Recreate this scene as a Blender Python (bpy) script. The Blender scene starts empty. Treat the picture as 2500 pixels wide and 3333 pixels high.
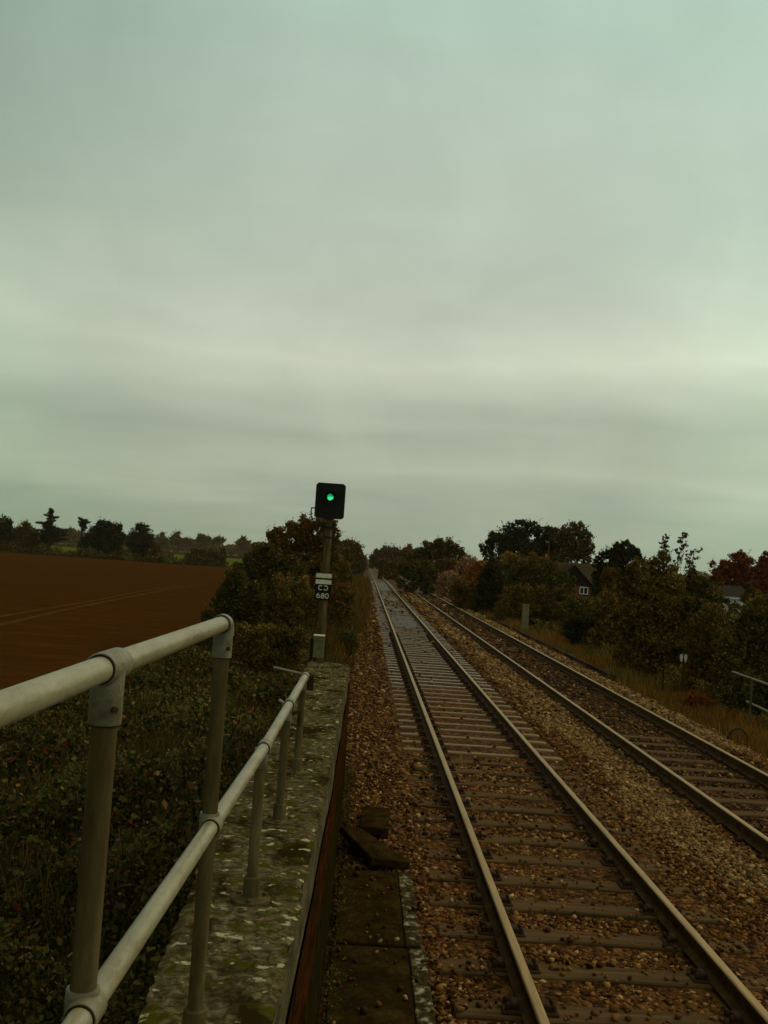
import bpy, math, random
import numpy as np
from mathutils import Vector, Matrix

# ------------------------------------------------------------------ camera
S = bpy.context.scene
COL = S.collection
rad = math.radians
H = 2.78                      # lens height above the rail heads (z = 0)
FPX = 3200.0                  # focal length in pixels of the 2500 x 3333 photograph
TH = 0.068                    # roll of the hand-held camera

def cam_axes():
    c, s = math.cos(TH), math.sin(TH)
    vx, vy = 1191.5 - 1250, 1817.5 - 1666.5
    xr, yd = vx * c + vy * s, -vx * s + vy * c
    pitch = math.atan2(yd, FPX); yaw = math.atan2(-xr, math.hypot(FPX, yd))
    F = np.array([math.sin(yaw) * math.cos(pitch), math.cos(yaw) * math.cos(pitch), math.sin(pitch)])
    R0 = np.array([math.cos(yaw), -math.sin(yaw), 0.0]); D0 = np.cross(F, R0)
    return F, R0 * c - D0 * s, R0 * s + D0 * c
CF, CR, CD = cam_axes()
def at(px, py, Y):            # point at distance Y along the track seen at a pixel of the photograph
    d = CF * FPX + CR * (px - 1250) + CD * (py - 1666.5)
    return np.array([0, 0, H]) + d * (Y / d[1])
def at_z(px, py, z):
    d = CF * FPX + CR * (px - 1250) + CD * (py - 1666.5)
    return np.array([0, 0, H]) + d * ((z - H) / d[2])

cam = bpy.data.cameras.new('camera'); camo = bpy.data.objects.new('camera', cam); COL.objects.link(camo)
cam.sensor_fit = 'VERTICAL'; cam.sensor_height = 24.0; cam.lens = 24.0 * FPX / 3333.0
cam.clip_start = 0.05; cam.clip_end = 20000
m = Matrix.Identity(4)
for i in range(3):
    m[i][0] = CR[i]; m[i][1] = -CD[i]; m[i][2] = -CF[i]
m[2][3] = H
camo.matrix_world = m
S.camera = camo

# ------------------------------------------------------------------ world, sun, exposure
S.view_settings.view_transform = 'Standard'; S.view_settings.look = 'None'
S.view_settings.exposure = 0.0; S.view_settings.gamma = 1.0
S.render.resolution_x = 768; S.render.resolution_y = 1024
S.cycles.max_bounces = 6; S.cycles.diffuse_bounces = 3; S.cycles.glossy_bounces = 3
S.cycles.transmission_bounces = 3; S.cycles.volume_bounces = 1; S.cycles.transparent_max_bounces = 6
SUN_EL, SUN_AZ = 42.0, 60.0

w = bpy.data.worlds.new('World'); S.world = w; w.use_nodes = True
nt = w.node_tree; N = nt.nodes; L = nt.links
N.clear()
def nd(t, **k):
    n = N.new(t)
    for a, b in k.items(): setattr(n, a, b)
    return n
def math_n(op, a, b=None, clamp=False):
    n = nd('ShaderNodeMath', operation=op, use_clamp=clamp)
    for i, v in enumerate((a, b)):
        if v is None: continue
        if isinstance(v, (int, float)): n.inputs[i].default_value = v
        else: L.new(v, n.inputs[i])
    return n.outputs[0]
tc = nd('ShaderNodeTexCoord'); sx = nd('ShaderNodeSeparateXYZ'); L.new(tc.outputs['Generated'], sx.inputs[0])
zc_ = math_n('MAXIMUM', sx.outputs[2], 0.0)
den = math_n('ADD', zc_, 0.16)
cx_ = math_n('DIVIDE', sx.outputs[0], den); cy_ = math_n('DIVIDE', sx.outputs[1], den)
cmb = nd('ShaderNodeCombineXYZ'); L.new(cx_, cmb.inputs[0]); L.new(cy_, cmb.inputs[1])
mp = nd('ShaderNodeMapping'); mp.inputs['Scale'].default_value = (0.62, 0.9, 1.0); mp.inputs['Rotation'].default_value = (0, 0, rad(-9)); mp.inputs['Location'].default_value = (0.4, 3.1, 0)
L.new(cmb.outputs[0], mp.inputs[0])
def noise(vec, scale, detail, rough, dist=0.0):
    n = nd('ShaderNodeTexNoise'); n.inputs['Scale'].default_value = scale; n.inputs['Detail'].default_value = detail
    n.inputs['Roughness'].default_value = rough; n.inputs['Distortion'].default_value = dist
    L.new(vec, n.inputs['Vector']); return n.outputs[0]
n1 = noise(mp.outputs[0], 1.1, 3, 0.45, 0.3)
n2 = noise(mp.outputs[0], 3.2, 5, 0.5, 0.4)
n3 = noise(tc.outputs['Generated'], 2.2, 2, 0.4, 0.2)
# elevation, wobbled by the clouds
wob = math_n('MULTIPLY', math_n('SUBTRACT', n1, 0.5), 0.13)
ev = math_n('ADD', zc_, wob)
rp = nd('ShaderNodeValToRGB'); L.new(ev, rp.inputs[0])
el = rp.color_ramp.elements
stops = [(0.0, (.290, .340, .250)), (0.05, (.320, .365, .275)), (0.085, (.41, .445, .335)), (0.125, (.375, .415, .315)), (0.20, (.585, .62, .485)),
         (0.30, (.45, .51, .41)), (0.40, (.42, .50, .41)), (0.52, (.40, .53, .43)), (1.0, (.40, .45, .36))]
el[0].position = stops[0][0]; el[0].color = (*stops[0][1], 1); el[1].position = 1.0; el[1].color = (*stops[-1][1], 1)
for p_, c_ in stops[1:-1]:
    e = el.new(p_); e.color = (*c_, 1)
fac = math_n('ADD', math_n('MULTIPLY', n2, 0.22), 1.03)
fac = math_n('MULTIPLY', fac, math_n('ADD', math_n('MULTIPLY', n3, 0.55), 0.72))
side = math_n('ADD', math_n('MULTIPLY', sx.outputs[0], 0.22), 1.0)   # lens vignette put into the sky colour, darker to the west
fac = math_n('MULTIPLY', fac, side)
n4 = noise(tc.outputs['Generated'], 5.5, 6, 0.6, 0.6)                          # fine mottling of the cloud base
fac = math_n('MULTIPLY', fac, math_n('ADD', math_n('MULTIPLY', n4, 0.26), 0.87))
west = math_n('MULTIPLY', math_n('MULTIPLY', math_n('SUBTRACT', -0.08, sx.outputs[0]), 2.2, True), math_n('MULTIPLY', math_n('SUBTRACT', zc_, 0.12), 2.4, True), True)
fac = math_n('MULTIPLY', fac, math_n('SUBTRACT', 1.0, math_n('MULTIPLY', west, 0.75)))  # upper west corner dimmed further as part of the vignette
vm = nd('ShaderNodeVectorMath', operation='SCALE'); L.new(rp.outputs[0], vm.inputs[0]); L.new(fac, vm.inputs['Scale'])
east = math_n('MULTIPLY', math_n('MULTIPLY', math_n('SUBTRACT', math_n('ABSOLUTE', math_n('SUBTRACT', sx.outputs[0], 0.03)), 0.12), 2.4, True), math_n('SUBTRACT', 0.85, zc_))
tint = nd('ShaderNodeMix', data_type='RGBA', blend_type='MULTIPLY'); L.new(east, tint.inputs[0]); L.new(vm.outputs[0], tint.inputs[6]); tint.inputs[7].default_value = (.83, 1.03, .94, 1)  # teal vignette tint painted towards both sides of the sky
bg = nd('ShaderNodeBackground'); L.new(tint.outputs[2], bg.inputs[0]); bg.inputs[1].default_value = 1.0
sky = nd('ShaderNodeTexSky', sky_type='NISHITA'); sky.sun_disc = False; sky.sun_elevation = rad(SUN_EL); sky.sun_rotation = rad(SUN_AZ)
bg2 = nd('ShaderNodeBackground'); L.new(sky.outputs[0], bg2.inputs[0]); bg2.inputs[1].default_value = 0.06
mx = nd('ShaderNodeMixShader'); mx.inputs[0].default_value = 0.06
L.new(bg.outputs[0], mx.inputs[1]); L.new(bg2.outputs[0], mx.inputs[2])
wo = nd('ShaderNodeOutputWorld'); L.new(mx.outputs[0], wo.inputs[0])

sl = bpy.data.lights.new('sun', 'SUN'); so = bpy.data.objects.new('sun', sl); COL.objects.link(so)
sl.energy = 1.05; sl.angle = rad(60); sl.color = (1.0, 0.70, 0.40)
so.rotation_euler = (rad(90 - SUN_EL), 0, rad(180 - SUN_AZ))

# ------------------------------------------------------------------ materials
def material(name):
    mt = bpy.data.materials.new(name); mt.use_nodes = True
    return mt, mt.node_tree.nodes, mt.node_tree.links, mt.node_tree.nodes['Principled BSDF']
def ramp(ns, stops):
    r = ns.new('ShaderNodeValToRGB'); e = r.color_ramp.elements
    e[0].position = stops[0][0]; e[0].color = (*stops[0][1], 1)
    e[1].position = stops[-1][0]; e[1].color = (*stops[-1][1], 1)
    for p, c in stops[1:-1]:
        q = e.new(p); q.color = (*c, 1)
    return r
def tex(name, stops, scale=3.0, detail=6, rough=0.6, bump=0.0, bscale=None, gloss=0.85, spec=0.08, metal=0.0, stretch=(1, 1, 1), dist=0.0, coord='Object', bdist=0.02):
    mt, ns, ls, b = material(name)
    tc = ns.new('ShaderNodeTexCoord'); mp = ns.new('ShaderNodeMapping'); mp.inputs['Scale'].default_value = stretch
    ls.new(tc.outputs[coord], mp.inputs[0])
    n = ns.new('ShaderNodeTexNoise'); n.inputs['Scale'].default_value = scale; n.inputs['Detail'].default_value = detail
    n.inputs['Roughness'].default_value = rough; n.inputs['Distortion'].default_value = dist
    ls.new(mp.outputs[0], n.inputs['Vector'])
    r = ramp(ns, stops); ls.new(n.outputs[0], r.inputs[0]); ls.new(r.outputs[0], b.inputs['Base Color'])
    b.inputs['Roughness'].default_value = gloss; b.inputs['Specular IOR Level'].default_value = spec; b.inputs['Metallic'].default_value = metal
    if bump:
        n2 = ns.new('ShaderNodeTexNoise'); n2.inputs['Scale'].default_value = bscale or scale * 4; n2.inputs['Detail'].default_value = 4
        ls.new(mp.outputs[0], n2.inputs['Vector'])
        bp = ns.new('ShaderNodeBump'); bp.inputs['Strength'].default_value = bump; bp.inputs['Distance'].default_value = bdist
        ls.new(n2.outputs[0], bp.inputs['Height']); ls.new(bp.outputs[0], b.inputs['Normal'])
    return mt
LB = 1.45; WARM = (1.18, 1.0, .95)
def leafmat(name, stops, gloss=0.7, spec=0.05, trans=0.25, patch=None, pscale=0.6):
    """leaf colours picked per leaf, with patches of a second colour set"""
    B_ = lambda st: [(p, tuple(min(v * LB * (1 + .35 * p) * q, .6) for v, q in zip(c, WARM))) for p, c in st]
    stops = B_(stops); patch = B_(patch) if patch else None
    mt, ns, ls, b = material(name)
    g = ns.new('ShaderNodeNewGeometry'); r = ramp(ns, stops); ls.new(g.outputs['Random Per Island'], r.inputs[0])
    col = r.outputs[0]
    if patch:
        tc = ns.new('ShaderNodeTexCoord'); n = ns.new('ShaderNodeTexNoise'); n.inputs['Scale'].default_value = pscale; n.inputs['Detail'].default_value = 3
        ls.new(tc.outputs['Object'], n.inputs['Vector'])
        k = ramp(ns, [(0.46, (0, 0, 0)), (0.62, (1, 1, 1))]); ls.new(n.outputs[0], k.inputs[0])
        r2 = ramp(ns, patch); ls.new(g.outputs['Random Per Island'], r2.inputs[0])
        m_ = ns.new('ShaderNodeMix'); m_.data_type = 'RGBA'; ls.new(k.outputs[0], m_.inputs[0]); ls.new(col, m_.inputs[6]); ls.new(r2.outputs[0], m_.inputs[7])
        col = m_.outputs[2]
    ls.new(col, b.inputs['Base Color']); b.inputs['Roughness'].default_value = gloss; b.inputs['Specular IOR Level'].default_value = spec
    if trans:
        t = ns.new('ShaderNodeBsdfTranslucent'); ls.new(col, t.inputs[0])
        x = ns.new('ShaderNodeMixShader'); x.inputs[0].default_value = trans
        ls.new(b.outputs[0], x.inputs[1]); ls.new(t.outputs[0], x.inputs[2])
        ls.new(x.outputs[0], ns['Material Output'].inputs[0])
    return mt

G1 = (.016, .018, .003); G2 = (.034, .034, .005); G3 = (.065, .056, .009); BR = (.072, .034, .008); OR = (.14, .048, .008); RD = (.11, .013, .007); YL = (.14, .098, .012); DK = (.009, .009, .003)
M = {}
M['leaf_dark'] = leafmat('dark leaves', [(0, DK), (.5, G1), (1, (.035, .034, .010))])
M['leaf_oak'] = leafmat('oak leaves', [(0, G1), (.45, (.036, .030, .005)), (.8, (.065, .042, .008)), (.965, (.09, .075, .02)), (.985, (.19, .16, .075)), (1, BR)])
M['leaf_green'] = leafmat('green leaves', [(0, G1), (.5, G2), (.85, (.055, .06, .015)), (.95, G3), (.965, (.09, .075, .02)), (.985, (.19, .16, .075)), (1, YL)], patch=[(0, G1), (.6, (.05, .042, .012)), (1, BR)])
M['leaf_olive'] = leafmat('olive leaves', [(0, (.030, .024, .004)), (.5, (.075, .054, .008)), (.85, (.115, .076, .013)), (.965, (.09, .075, .02)), (.985, (.19, .16, .075)), (1, OR)], patch=[(0, DK), (.6, G1), (1, G2)], pscale=.5)
M['leaf_autumn'] = leafmat('autumn leaves', [(0, (.030, .021, .004)), (.4, (.066, .037, .006)), (.8, (.11, .052, .008)), (.965, (.09, .075, .02)), (.985, (.19, .16, .075)), (1, OR)], patch=[(0, G1), (.6, G2), (1, BR)])
M['leaf_orange'] = leafmat('orange leaves', [(0, (.07, .03, .008)), (.5, (.14, .06, .012)), (1, (.22, .095, .016))])
M['leaf_gold'] = leafmat('golden leaves', [(0, (.06, .045, .01)), (.5, (.12, .085, .014)), (1, (.2, .13, .02))], patch=[(0, G1), (1, G3)])
M['leaf_red'] = leafmat('red leaves', [(0, (.035, .011, .004)), (.5, (.085, .022, .005)), (1, (.15, .048, .010))])
M['leaf_yellow'] = leafmat('yellow green leaves', [(0, G1), (.4, G2), (.75, G3), (.965, (.09, .075, .02)), (.985, (.19, .16, .075)), (1, (.20, .17, .03))], patch=[(0, (.05, .045, .01)), (.6, (.11, .09, .018)), (1, YL)], pscale=.7)
M['leaf_pale'] = leafmat('pale seed heads', [(0, (.07, .036, .015)), (.5, (.16, .095, .045)), (1, (.27, .18, .10))], trans=.1)
M['leaf_far'] = leafmat('distant leaves', [(0, (.022, .018, .005)), (.6, (.048, .035, .009)), (1, (.075, .05, .013))])
M['leaf_needle'] = leafmat('needles', [(0, (.010, .010, .005)), (.6, (.020, .020, .008)), (1, (.04, .034, .012))])
LB = 1.1
M['leaf_bramble'] = leafmat('bramble leaves', [(0, DK), (.35, G1), (.6, (.038, .040, .009)), (.86, (.06, .055, .014)), (.93, BR), (.965, RD), (.965, (.09, .075, .02)), (.985, (.19, .16, .075)), (1, (.22, .03, .012))],
                            patch=[(0, G1), (.5, (.06, .062, .014)), (.9, (.10, .095, .022)), (1, YL)], pscale=.55)
LB = 1.2
M['grass_dry'] = leafmat('verge grass', [(0, (.05, .030, .005)), (.5, (.105, .056, .009)), (.85, (.16, .085, .015)), (1, (.23, .14, .038))],
                         patch=[(0, (.03, .034, .008)), (.6, (.06, .065, .014)), (1, (.12, .10, .02))], pscale=.45, gloss=.7)
M['weed'] = leafmat('track side weeds', [(0, (.022, .020, .003)), (.4, (.055, .038, .006)), (.85, (.10, .052, .008)), (1, (.20, .065, .010))], patch=[(0, G1), (.5, G2), (.9, G3), (1, YL)], pscale=.8)
M['grass_bank'] = leafmat('rank bank grass', [(0, G1), (.5, G2), (.9, G3), (1, (.10, .062, .012))])
M['bark'] = tex('bark', [(.3, (.020, .014, .008)), (.7, (.07, .05, .03))], 8, bump=.4, stretch=(1, 1, .25), spec=.0)
M['soil'] = tex('ploughed soil', [(.25, (.036, .0130, .0024)), (.45, (.052, .0195, .0038)), (.55, (.061, .0240, .0052)), (.75, (.088, .037, .0090))], .9, 12, .8, bump=.9, bscale=5, bdist=.16, gloss=1.0, spec=.0, stretch=(.35, 1, 1))
M['soil_pale'] = tex('wheel worn soil', [(.3, (.058, .023, .006)), (.7, (.10, .046, .015))], 1.2, 8, bump=.5, bscale=6, gloss=.9, spec=.0)
M['meadow'] = tex('meadow grass', [(.3, (.060, .082, .007)), (.7, (.095, .115, .012))], .06, 6, gloss=.9, spec=.0)
M['stubble'] = tex('stubble field', [(.3, (.12, .075, .03)), (.7, (.19, .12, .05))], .03, 6, gloss=.9, spec=.0)
M['earth'] = tex('bank earth', [(.3, (.016, .012, .004)), (.55, (.034, .026, .008)), (.75, (.05, .038, .012))], 1.1, 8, bump=.8, bscale=14, gloss=.95, spec=.0)
M['verge'] = tex('verge earth', [(.3, (.05, .035, .009)), (.55, (.085, .055, .014)), (.75, (.07, .06, .014))], .8, 8, bump=.8, bscale=18, gloss=.95, spec=.0)

def ballast_mat():
    mt, ns, ls, b = material('ballast bed')
    tc = ns.new('ShaderNodeTexCoord')
    v = ns.new('ShaderNodeTexVoronoi'); v.inputs['Scale'].default_value = 17; ls.new(tc.outputs['Object'], v.inputs['Vector'])
    n = ns.new('ShaderNodeTexNoise'); n.inputs['Scale'].default_value = 1.0; n.inputs['Detail'].default_value = 8; n.inputs['Roughness'].default_value = .65
    ls.new(tc.outputs['Object'], n.inputs['Vector'])
    bw = ns.new('ShaderNodeRGBToBW'); ls.new(v.outputs['Color'], bw.inputs[0])
    r = ramp(ns, [(.15, (.026, .0095, .002)), (.5, (.08, .032, .0068)), (.85, (.16, .073, .020))]); ls.new(bw.outputs[0], r.inputs[0])
    k = ramp(ns, [(.35, (.55, .5, .42)), (.65, (1.25, 1.2, 1.1))]); ls.new(n.outputs[0], k.inputs[0])
    x = ns.new('ShaderNodeMix'); x.data_type = 'RGBA'; x.blend_type = 'MULTIPLY'; x.inputs[0].default_value = 1
    ls.new(r.outputs[0], x.inputs[6]); ls.new(k.outputs[0], x.inputs[7]); ls.new(x.outputs[2], b.inputs['Base Color'])
    bp = ns.new('ShaderNodeBump'); bp.inputs['Strength'].default_value = 1; bp.inputs['Distance'].default_value = .04; bp.invert = True
    ls.new(v.outputs['Distance'], bp.inputs['Height']); ls.new(bp.outputs[0], b.inputs['Normal'])
    b.inputs['Roughness'].default_value = .9; b.inputs['Specular IOR Level'].default_value = .05
    return mt
M['ballast'] = ballast_mat()
LB = 1.0; WARM = (1.08, 1.06, 1.0)
M['stone_brown'] = leafmat('brown ballast stones', [(0, (.016, .0055, .0011)), (.35, (.066, .024, .0042)), (.8, (.128, .053, .0105)), (.95, (.185, .090, .026)), (1, (.30, .18, .085))], gloss=.8, spec=.06, trans=0)
M['stone_dark'] = leafmat('dark ballast stones', [(0, (.014, .007, .0025)), (.6, (.034, .016, .005)), (1, (.065, .033, .011))], gloss=.8, spec=.06, trans=0)
M['stone_pale'] = leafmat('pale ballast stones', [(0, (.065, .033, .009)), (.4, (.135, .076, .025)), (.85, (.195, .115, .042)), (1, (.27, .175, .078))], gloss=.8, spec=.06, trans=0)
M['timber'] = tex('weathered sleeper timber', [(.25, (.048, .026, .010)), (.55, (.10, .058, .024)), (.8, (.155, .092, .041))], 3.5, 8, .65, bump=.5, bscale=10, stretch=(.5, 5, 1), gloss=.8, spec=.02)
M['conc_dull'] = tex('tan concrete sleeper', [(.25, (.09, .050, .014)), (.55, (.165, .098, .030)), (.8, (.225, .14, .05))], 5, 8, bump=.3, gloss=.6, spec=.2)
M['conc_wet'] = tex('wet concrete sleeper', [(.25, (.07, .046, .020)), (.55, (.13, .092, .045)), (.8, (.185, .138, .075))], 5, 8, gloss=.34, spec=.32)
M['slurry'] = tex('wet slurry', [(.38, (.016, .009, .003)), (.50, (.045, .031, .013)), (.64, (.09, .067, .033))], 2.2, 10, .75, bump=.7, bscale=5, gloss=.55, spec=.12)
M['railtop'] = tex('worn rail head', [(.3, (.22, .128, .036)), (.7, (.37, .235, .085))], 6, 5, stretch=(6, .3, 1), gloss=.48, metal=.5, spec=.25)
M['rust'] = tex('rail rust', [(.3, (.048, .023, .006)), (.6, (.095, .048, .014)), (.8, (.13, .072, .024))], 7, 8, bump=.3, gloss=.85, spec=.05)
M['rust_dark'] = tex('dark rust', [(.3, (.022, .011, .006)), (.6, (.05, .024, .010)), (.8, (.08, .036, .016))], 9, 8, bump=.3, gloss=.8, spec=.08)
M['galv'] = tex('galvanised pipe', [(.34, (.085, .062, .026)), (.44, (.20, .167, .088)), (.66, (.33, .295, .19))], 9, 12, .85, bump=.06, bscale=60, gloss=.38, spec=.35, stretch=(1, .35, 1))
M['galv_worn'] = tex('weathered fitting', [(.32, (.075, .055, .024)), (.5, (.155, .13, .072)), (.7, (.24, .215, .14))], 12, 10, .7, bump=.15, bscale=70, gloss=.5, spec=.4)
M['galv_shaded'] = tex('shaded post pipe', [(.30, (.040, .025, .008)), (.5, (.086, .059, .022)), (.70, (.155, .112, .052))], 9, 10, .75, bump=.1, bscale=70, gloss=.75, spec=.04, stretch=(1, 1, .2))  # shade on the uprights painted in as a darker pipe colour than the rails
M['gasket'] = tex('dark joint', [(.3, (.012, .010, .006)), (.7, (.03, .025, .016))], 20)

def coping_mat():
    mt, ns, ls, b = material('mossy concrete')
    tc = ns.new('ShaderNodeTexCoord')
    def nz(scale, detail, rough, stretch=(1, 1, 1), dist=0):
        mp = ns.new('ShaderNodeMapping'); mp.inputs['Scale'].default_value = stretch; ls.new(tc.outputs['Object'], mp.inputs[0])
        n = ns.new('ShaderNodeTexNoise'); n.inputs['Scale'].default_value = scale; n.inputs['Detail'].default_value = detail; n.inputs['Roughness'].default_value = rough; n.inputs['Distortion'].default_value = dist
        ls.new(mp.outputs[0], n.inputs['Vector']); return n.outputs[0]
    base = ramp(ns, [(.32, (.026, .018, .007)), (.44, (.056, .041, .017)), (.54, (.108, .083, .040)), (.66, (.185, .15, .082))]); ls.new(nz(24, 10, .68, (1, 1, 1), .5), base.inputs[0])
    def over(prev, colr, mask_out, lo, hi):
        k = ramp(ns, [(lo, (0, 0, 0)), (hi, (1, 1, 1))]); ls.new(mask_out, k.inputs[0])
        x = ns.new('ShaderNodeMix'); x.data_type = 'RGBA'; ls.new(k.outputs[0], x.inputs[0]); ls.new(prev, x.inputs[6]); x.inputs[7].default_value = (*colr, 1)
        return x.outputs[2]
    c = over(base.outputs[0], (.026, .016, .0045), nz(3.6, 7, .62, (1, .7, 1), .4), .49, .60)
    c = over(c, (.052, .050, .004), nz(7.5, 6, .6), .55, .63)
    c = over(c, (.36, .31, .19), nz(15, 3, .5, (1, 1.2, 1), .2), .63, .68)
    ls.new(c, b.inputs['Base Color'])
    bp = ns.new('ShaderNodeBump'); bp.inputs['Strength'].default_value = .55; bp.inputs['Distance'].default_value = .012
    ls.new(nz(34, 9, .75), bp.inputs['Height']); ls.new(bp.outputs[0], b.inputs['Normal'])
    b.inputs['Roughness'].default_value = .95; b.inputs['Specular IOR Level'].default_value = .0
    return mt
M['coping'] = coping_mat()
M['edge_grey'] = tex('weathered coping edge', [(.3, (.035, .028, .014)), (.55, (.09, .075, .04)), (.75, (.17, .145, .09))], 9, 9, .7, bump=.6, gloss=.9, stretch=(1, .3, 1), spec=.0)
M['red_edge'] = tex('red painted edging', [(.40, (.012, .007, .0025)), (.50, (.030, .012, .0038)), (.58, (.062, .016, .0045)), (.68, (.060, .030, .010))], 9, 10, .8, bump=.6, gloss=.95, spec=.0, dist=1.0, stretch=(1, .35, 1))
M['moss_wall'] = tex('damp mossy brick', [(.3, (.007, .007, .0015)), (.5, (.016, .0135, .003)), (.75, (.042, .022, .006))], 5, 9, .7, bump=.7, gloss=.9, spec=.0)
M['slab_dark'] = tex('dirty paving slab', [(.32, (.008, .005, .0012)), (.5, (.025, .0145, .0035)), (.66, (.055, .033, .009))], 5, 10, .8, bump=.6, bscale=30, gloss=.85, spec=.0)
M['white_worn'] = tex('flaking white paint', [(.46, (.030, .021, .008)), (.55, (.075, .058, .028)), (.60, (.26, .23, .14)), (.72, (.45, .41, .29))], 11, 9, .75, bump=.4, gloss=.8, spec=.0)
M['signal_black'] = tex('black signal paint', [(.3, (.006, .005, .003)), (.7, (.012, .010, .006))], 5, gloss=.7, spec=.2)
M['post_grey'] = tex('weathered signal post', [(.3, (.040, .024, .009)), (.5, (.085, .055, .024)), (.7, (.17, .12, .062))], 4, 9, .7, bump=.2, stretch=(3, 3, .4), gloss=.7, spec=.0)
M['post_pale'] = tex('pale cabinet paint', [(.32, (.055, .042, .012)), (.5, (.13, .11, .045)), (.68, (.21, .185, .095))], 5, 10, .75, gloss=.8, spec=.05)
M['plate_black'] = tex('black enamel plate', [(.3, (.006, .005, .004)), (.7, (.014, .011, .008))], 6, gloss=.45)
M['plate_white'] = tex('white enamel', [(.3, (.50, .43, .30)), (.7, (.70, .62, .46))], 20, gloss=.5)
M['conc_post'] = tex('lichened concrete', [(.3, (.10, .08, .035)), (.55, (.18, .15, .075)), (.8, (.28, .25, .15))], 5, 9, .7, bump=.4, gloss=.9, spec=.0)
M['brick'] = tex('red brick', [(.3, (.12, .035, .014)), (.7, (.20, .062, .028))], 9, 6, gloss=.9, spec=.0)
M['tile'] = tex('brown roof tiles', [(.3, (.040, .026, .013)), (.7, (.075, .050, .026))], 3, 6, bump=.5, stretch=(1, 1, 6), gloss=.8, spec=.0)
M['dark_wood'] = tex('dark gable boards', [(.3, (.010, .007, .004)), (.7, (.022, .015, .009))], 4, gloss=.8)
M['white_wall'] = tex('white render', [(.3, (.50, .48, .42)), (.7, (.62, .60, .54))], 3, gloss=.8)
M['white_frame'] = tex('white window frame', [(.3, (.62, .60, .54)), (.7, (.74, .72, .66))], 3, gloss=.5)
M['glass'] = tex('dark window glass', [(.3, (.010, .010, .010)), (.7, (.02, .02, .02))], 2, gloss=.08, spec=.5)
M['pot'] = tex('terracotta pot', [(.3, (.25, .10, .04)), (.7, (.36, .17, .08))], 6)
M['hose'] = tex('black rubber hose', [(.3, (.006, .006, .005)), (.7, (.012, .012, .010))], 8, gloss=.5)
def lamp_mat():
    mt, ns, ls, b = material('green signal lens')
    tc = ns.new('ShaderNodeTexCoord'); v = ns.new('ShaderNodeTexNoise'); v.inputs['Scale'].default_value = 16; v.inputs['Detail'].default_value = 2
    ls.new(tc.outputs['Object'], v.inputs['Vector'])
    r = ramp(ns, [(.38, (.0, .16, .045)), (.52, (.0, .50, .16)), (.66, (.06, .95, .32))]); ls.new(v.outputs[0], r.inputs[0])
    b.inputs['Base Color'].default_value = (.0, .05, .02, 1); ls.new(r.outputs[0], b.inputs['Emission Color']); b.inputs['Emission Strength'].default_value = 1.0
    b.inputs['Roughness'].default_value = .15
    return mt
M['lamp'] = lamp_mat()

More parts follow.
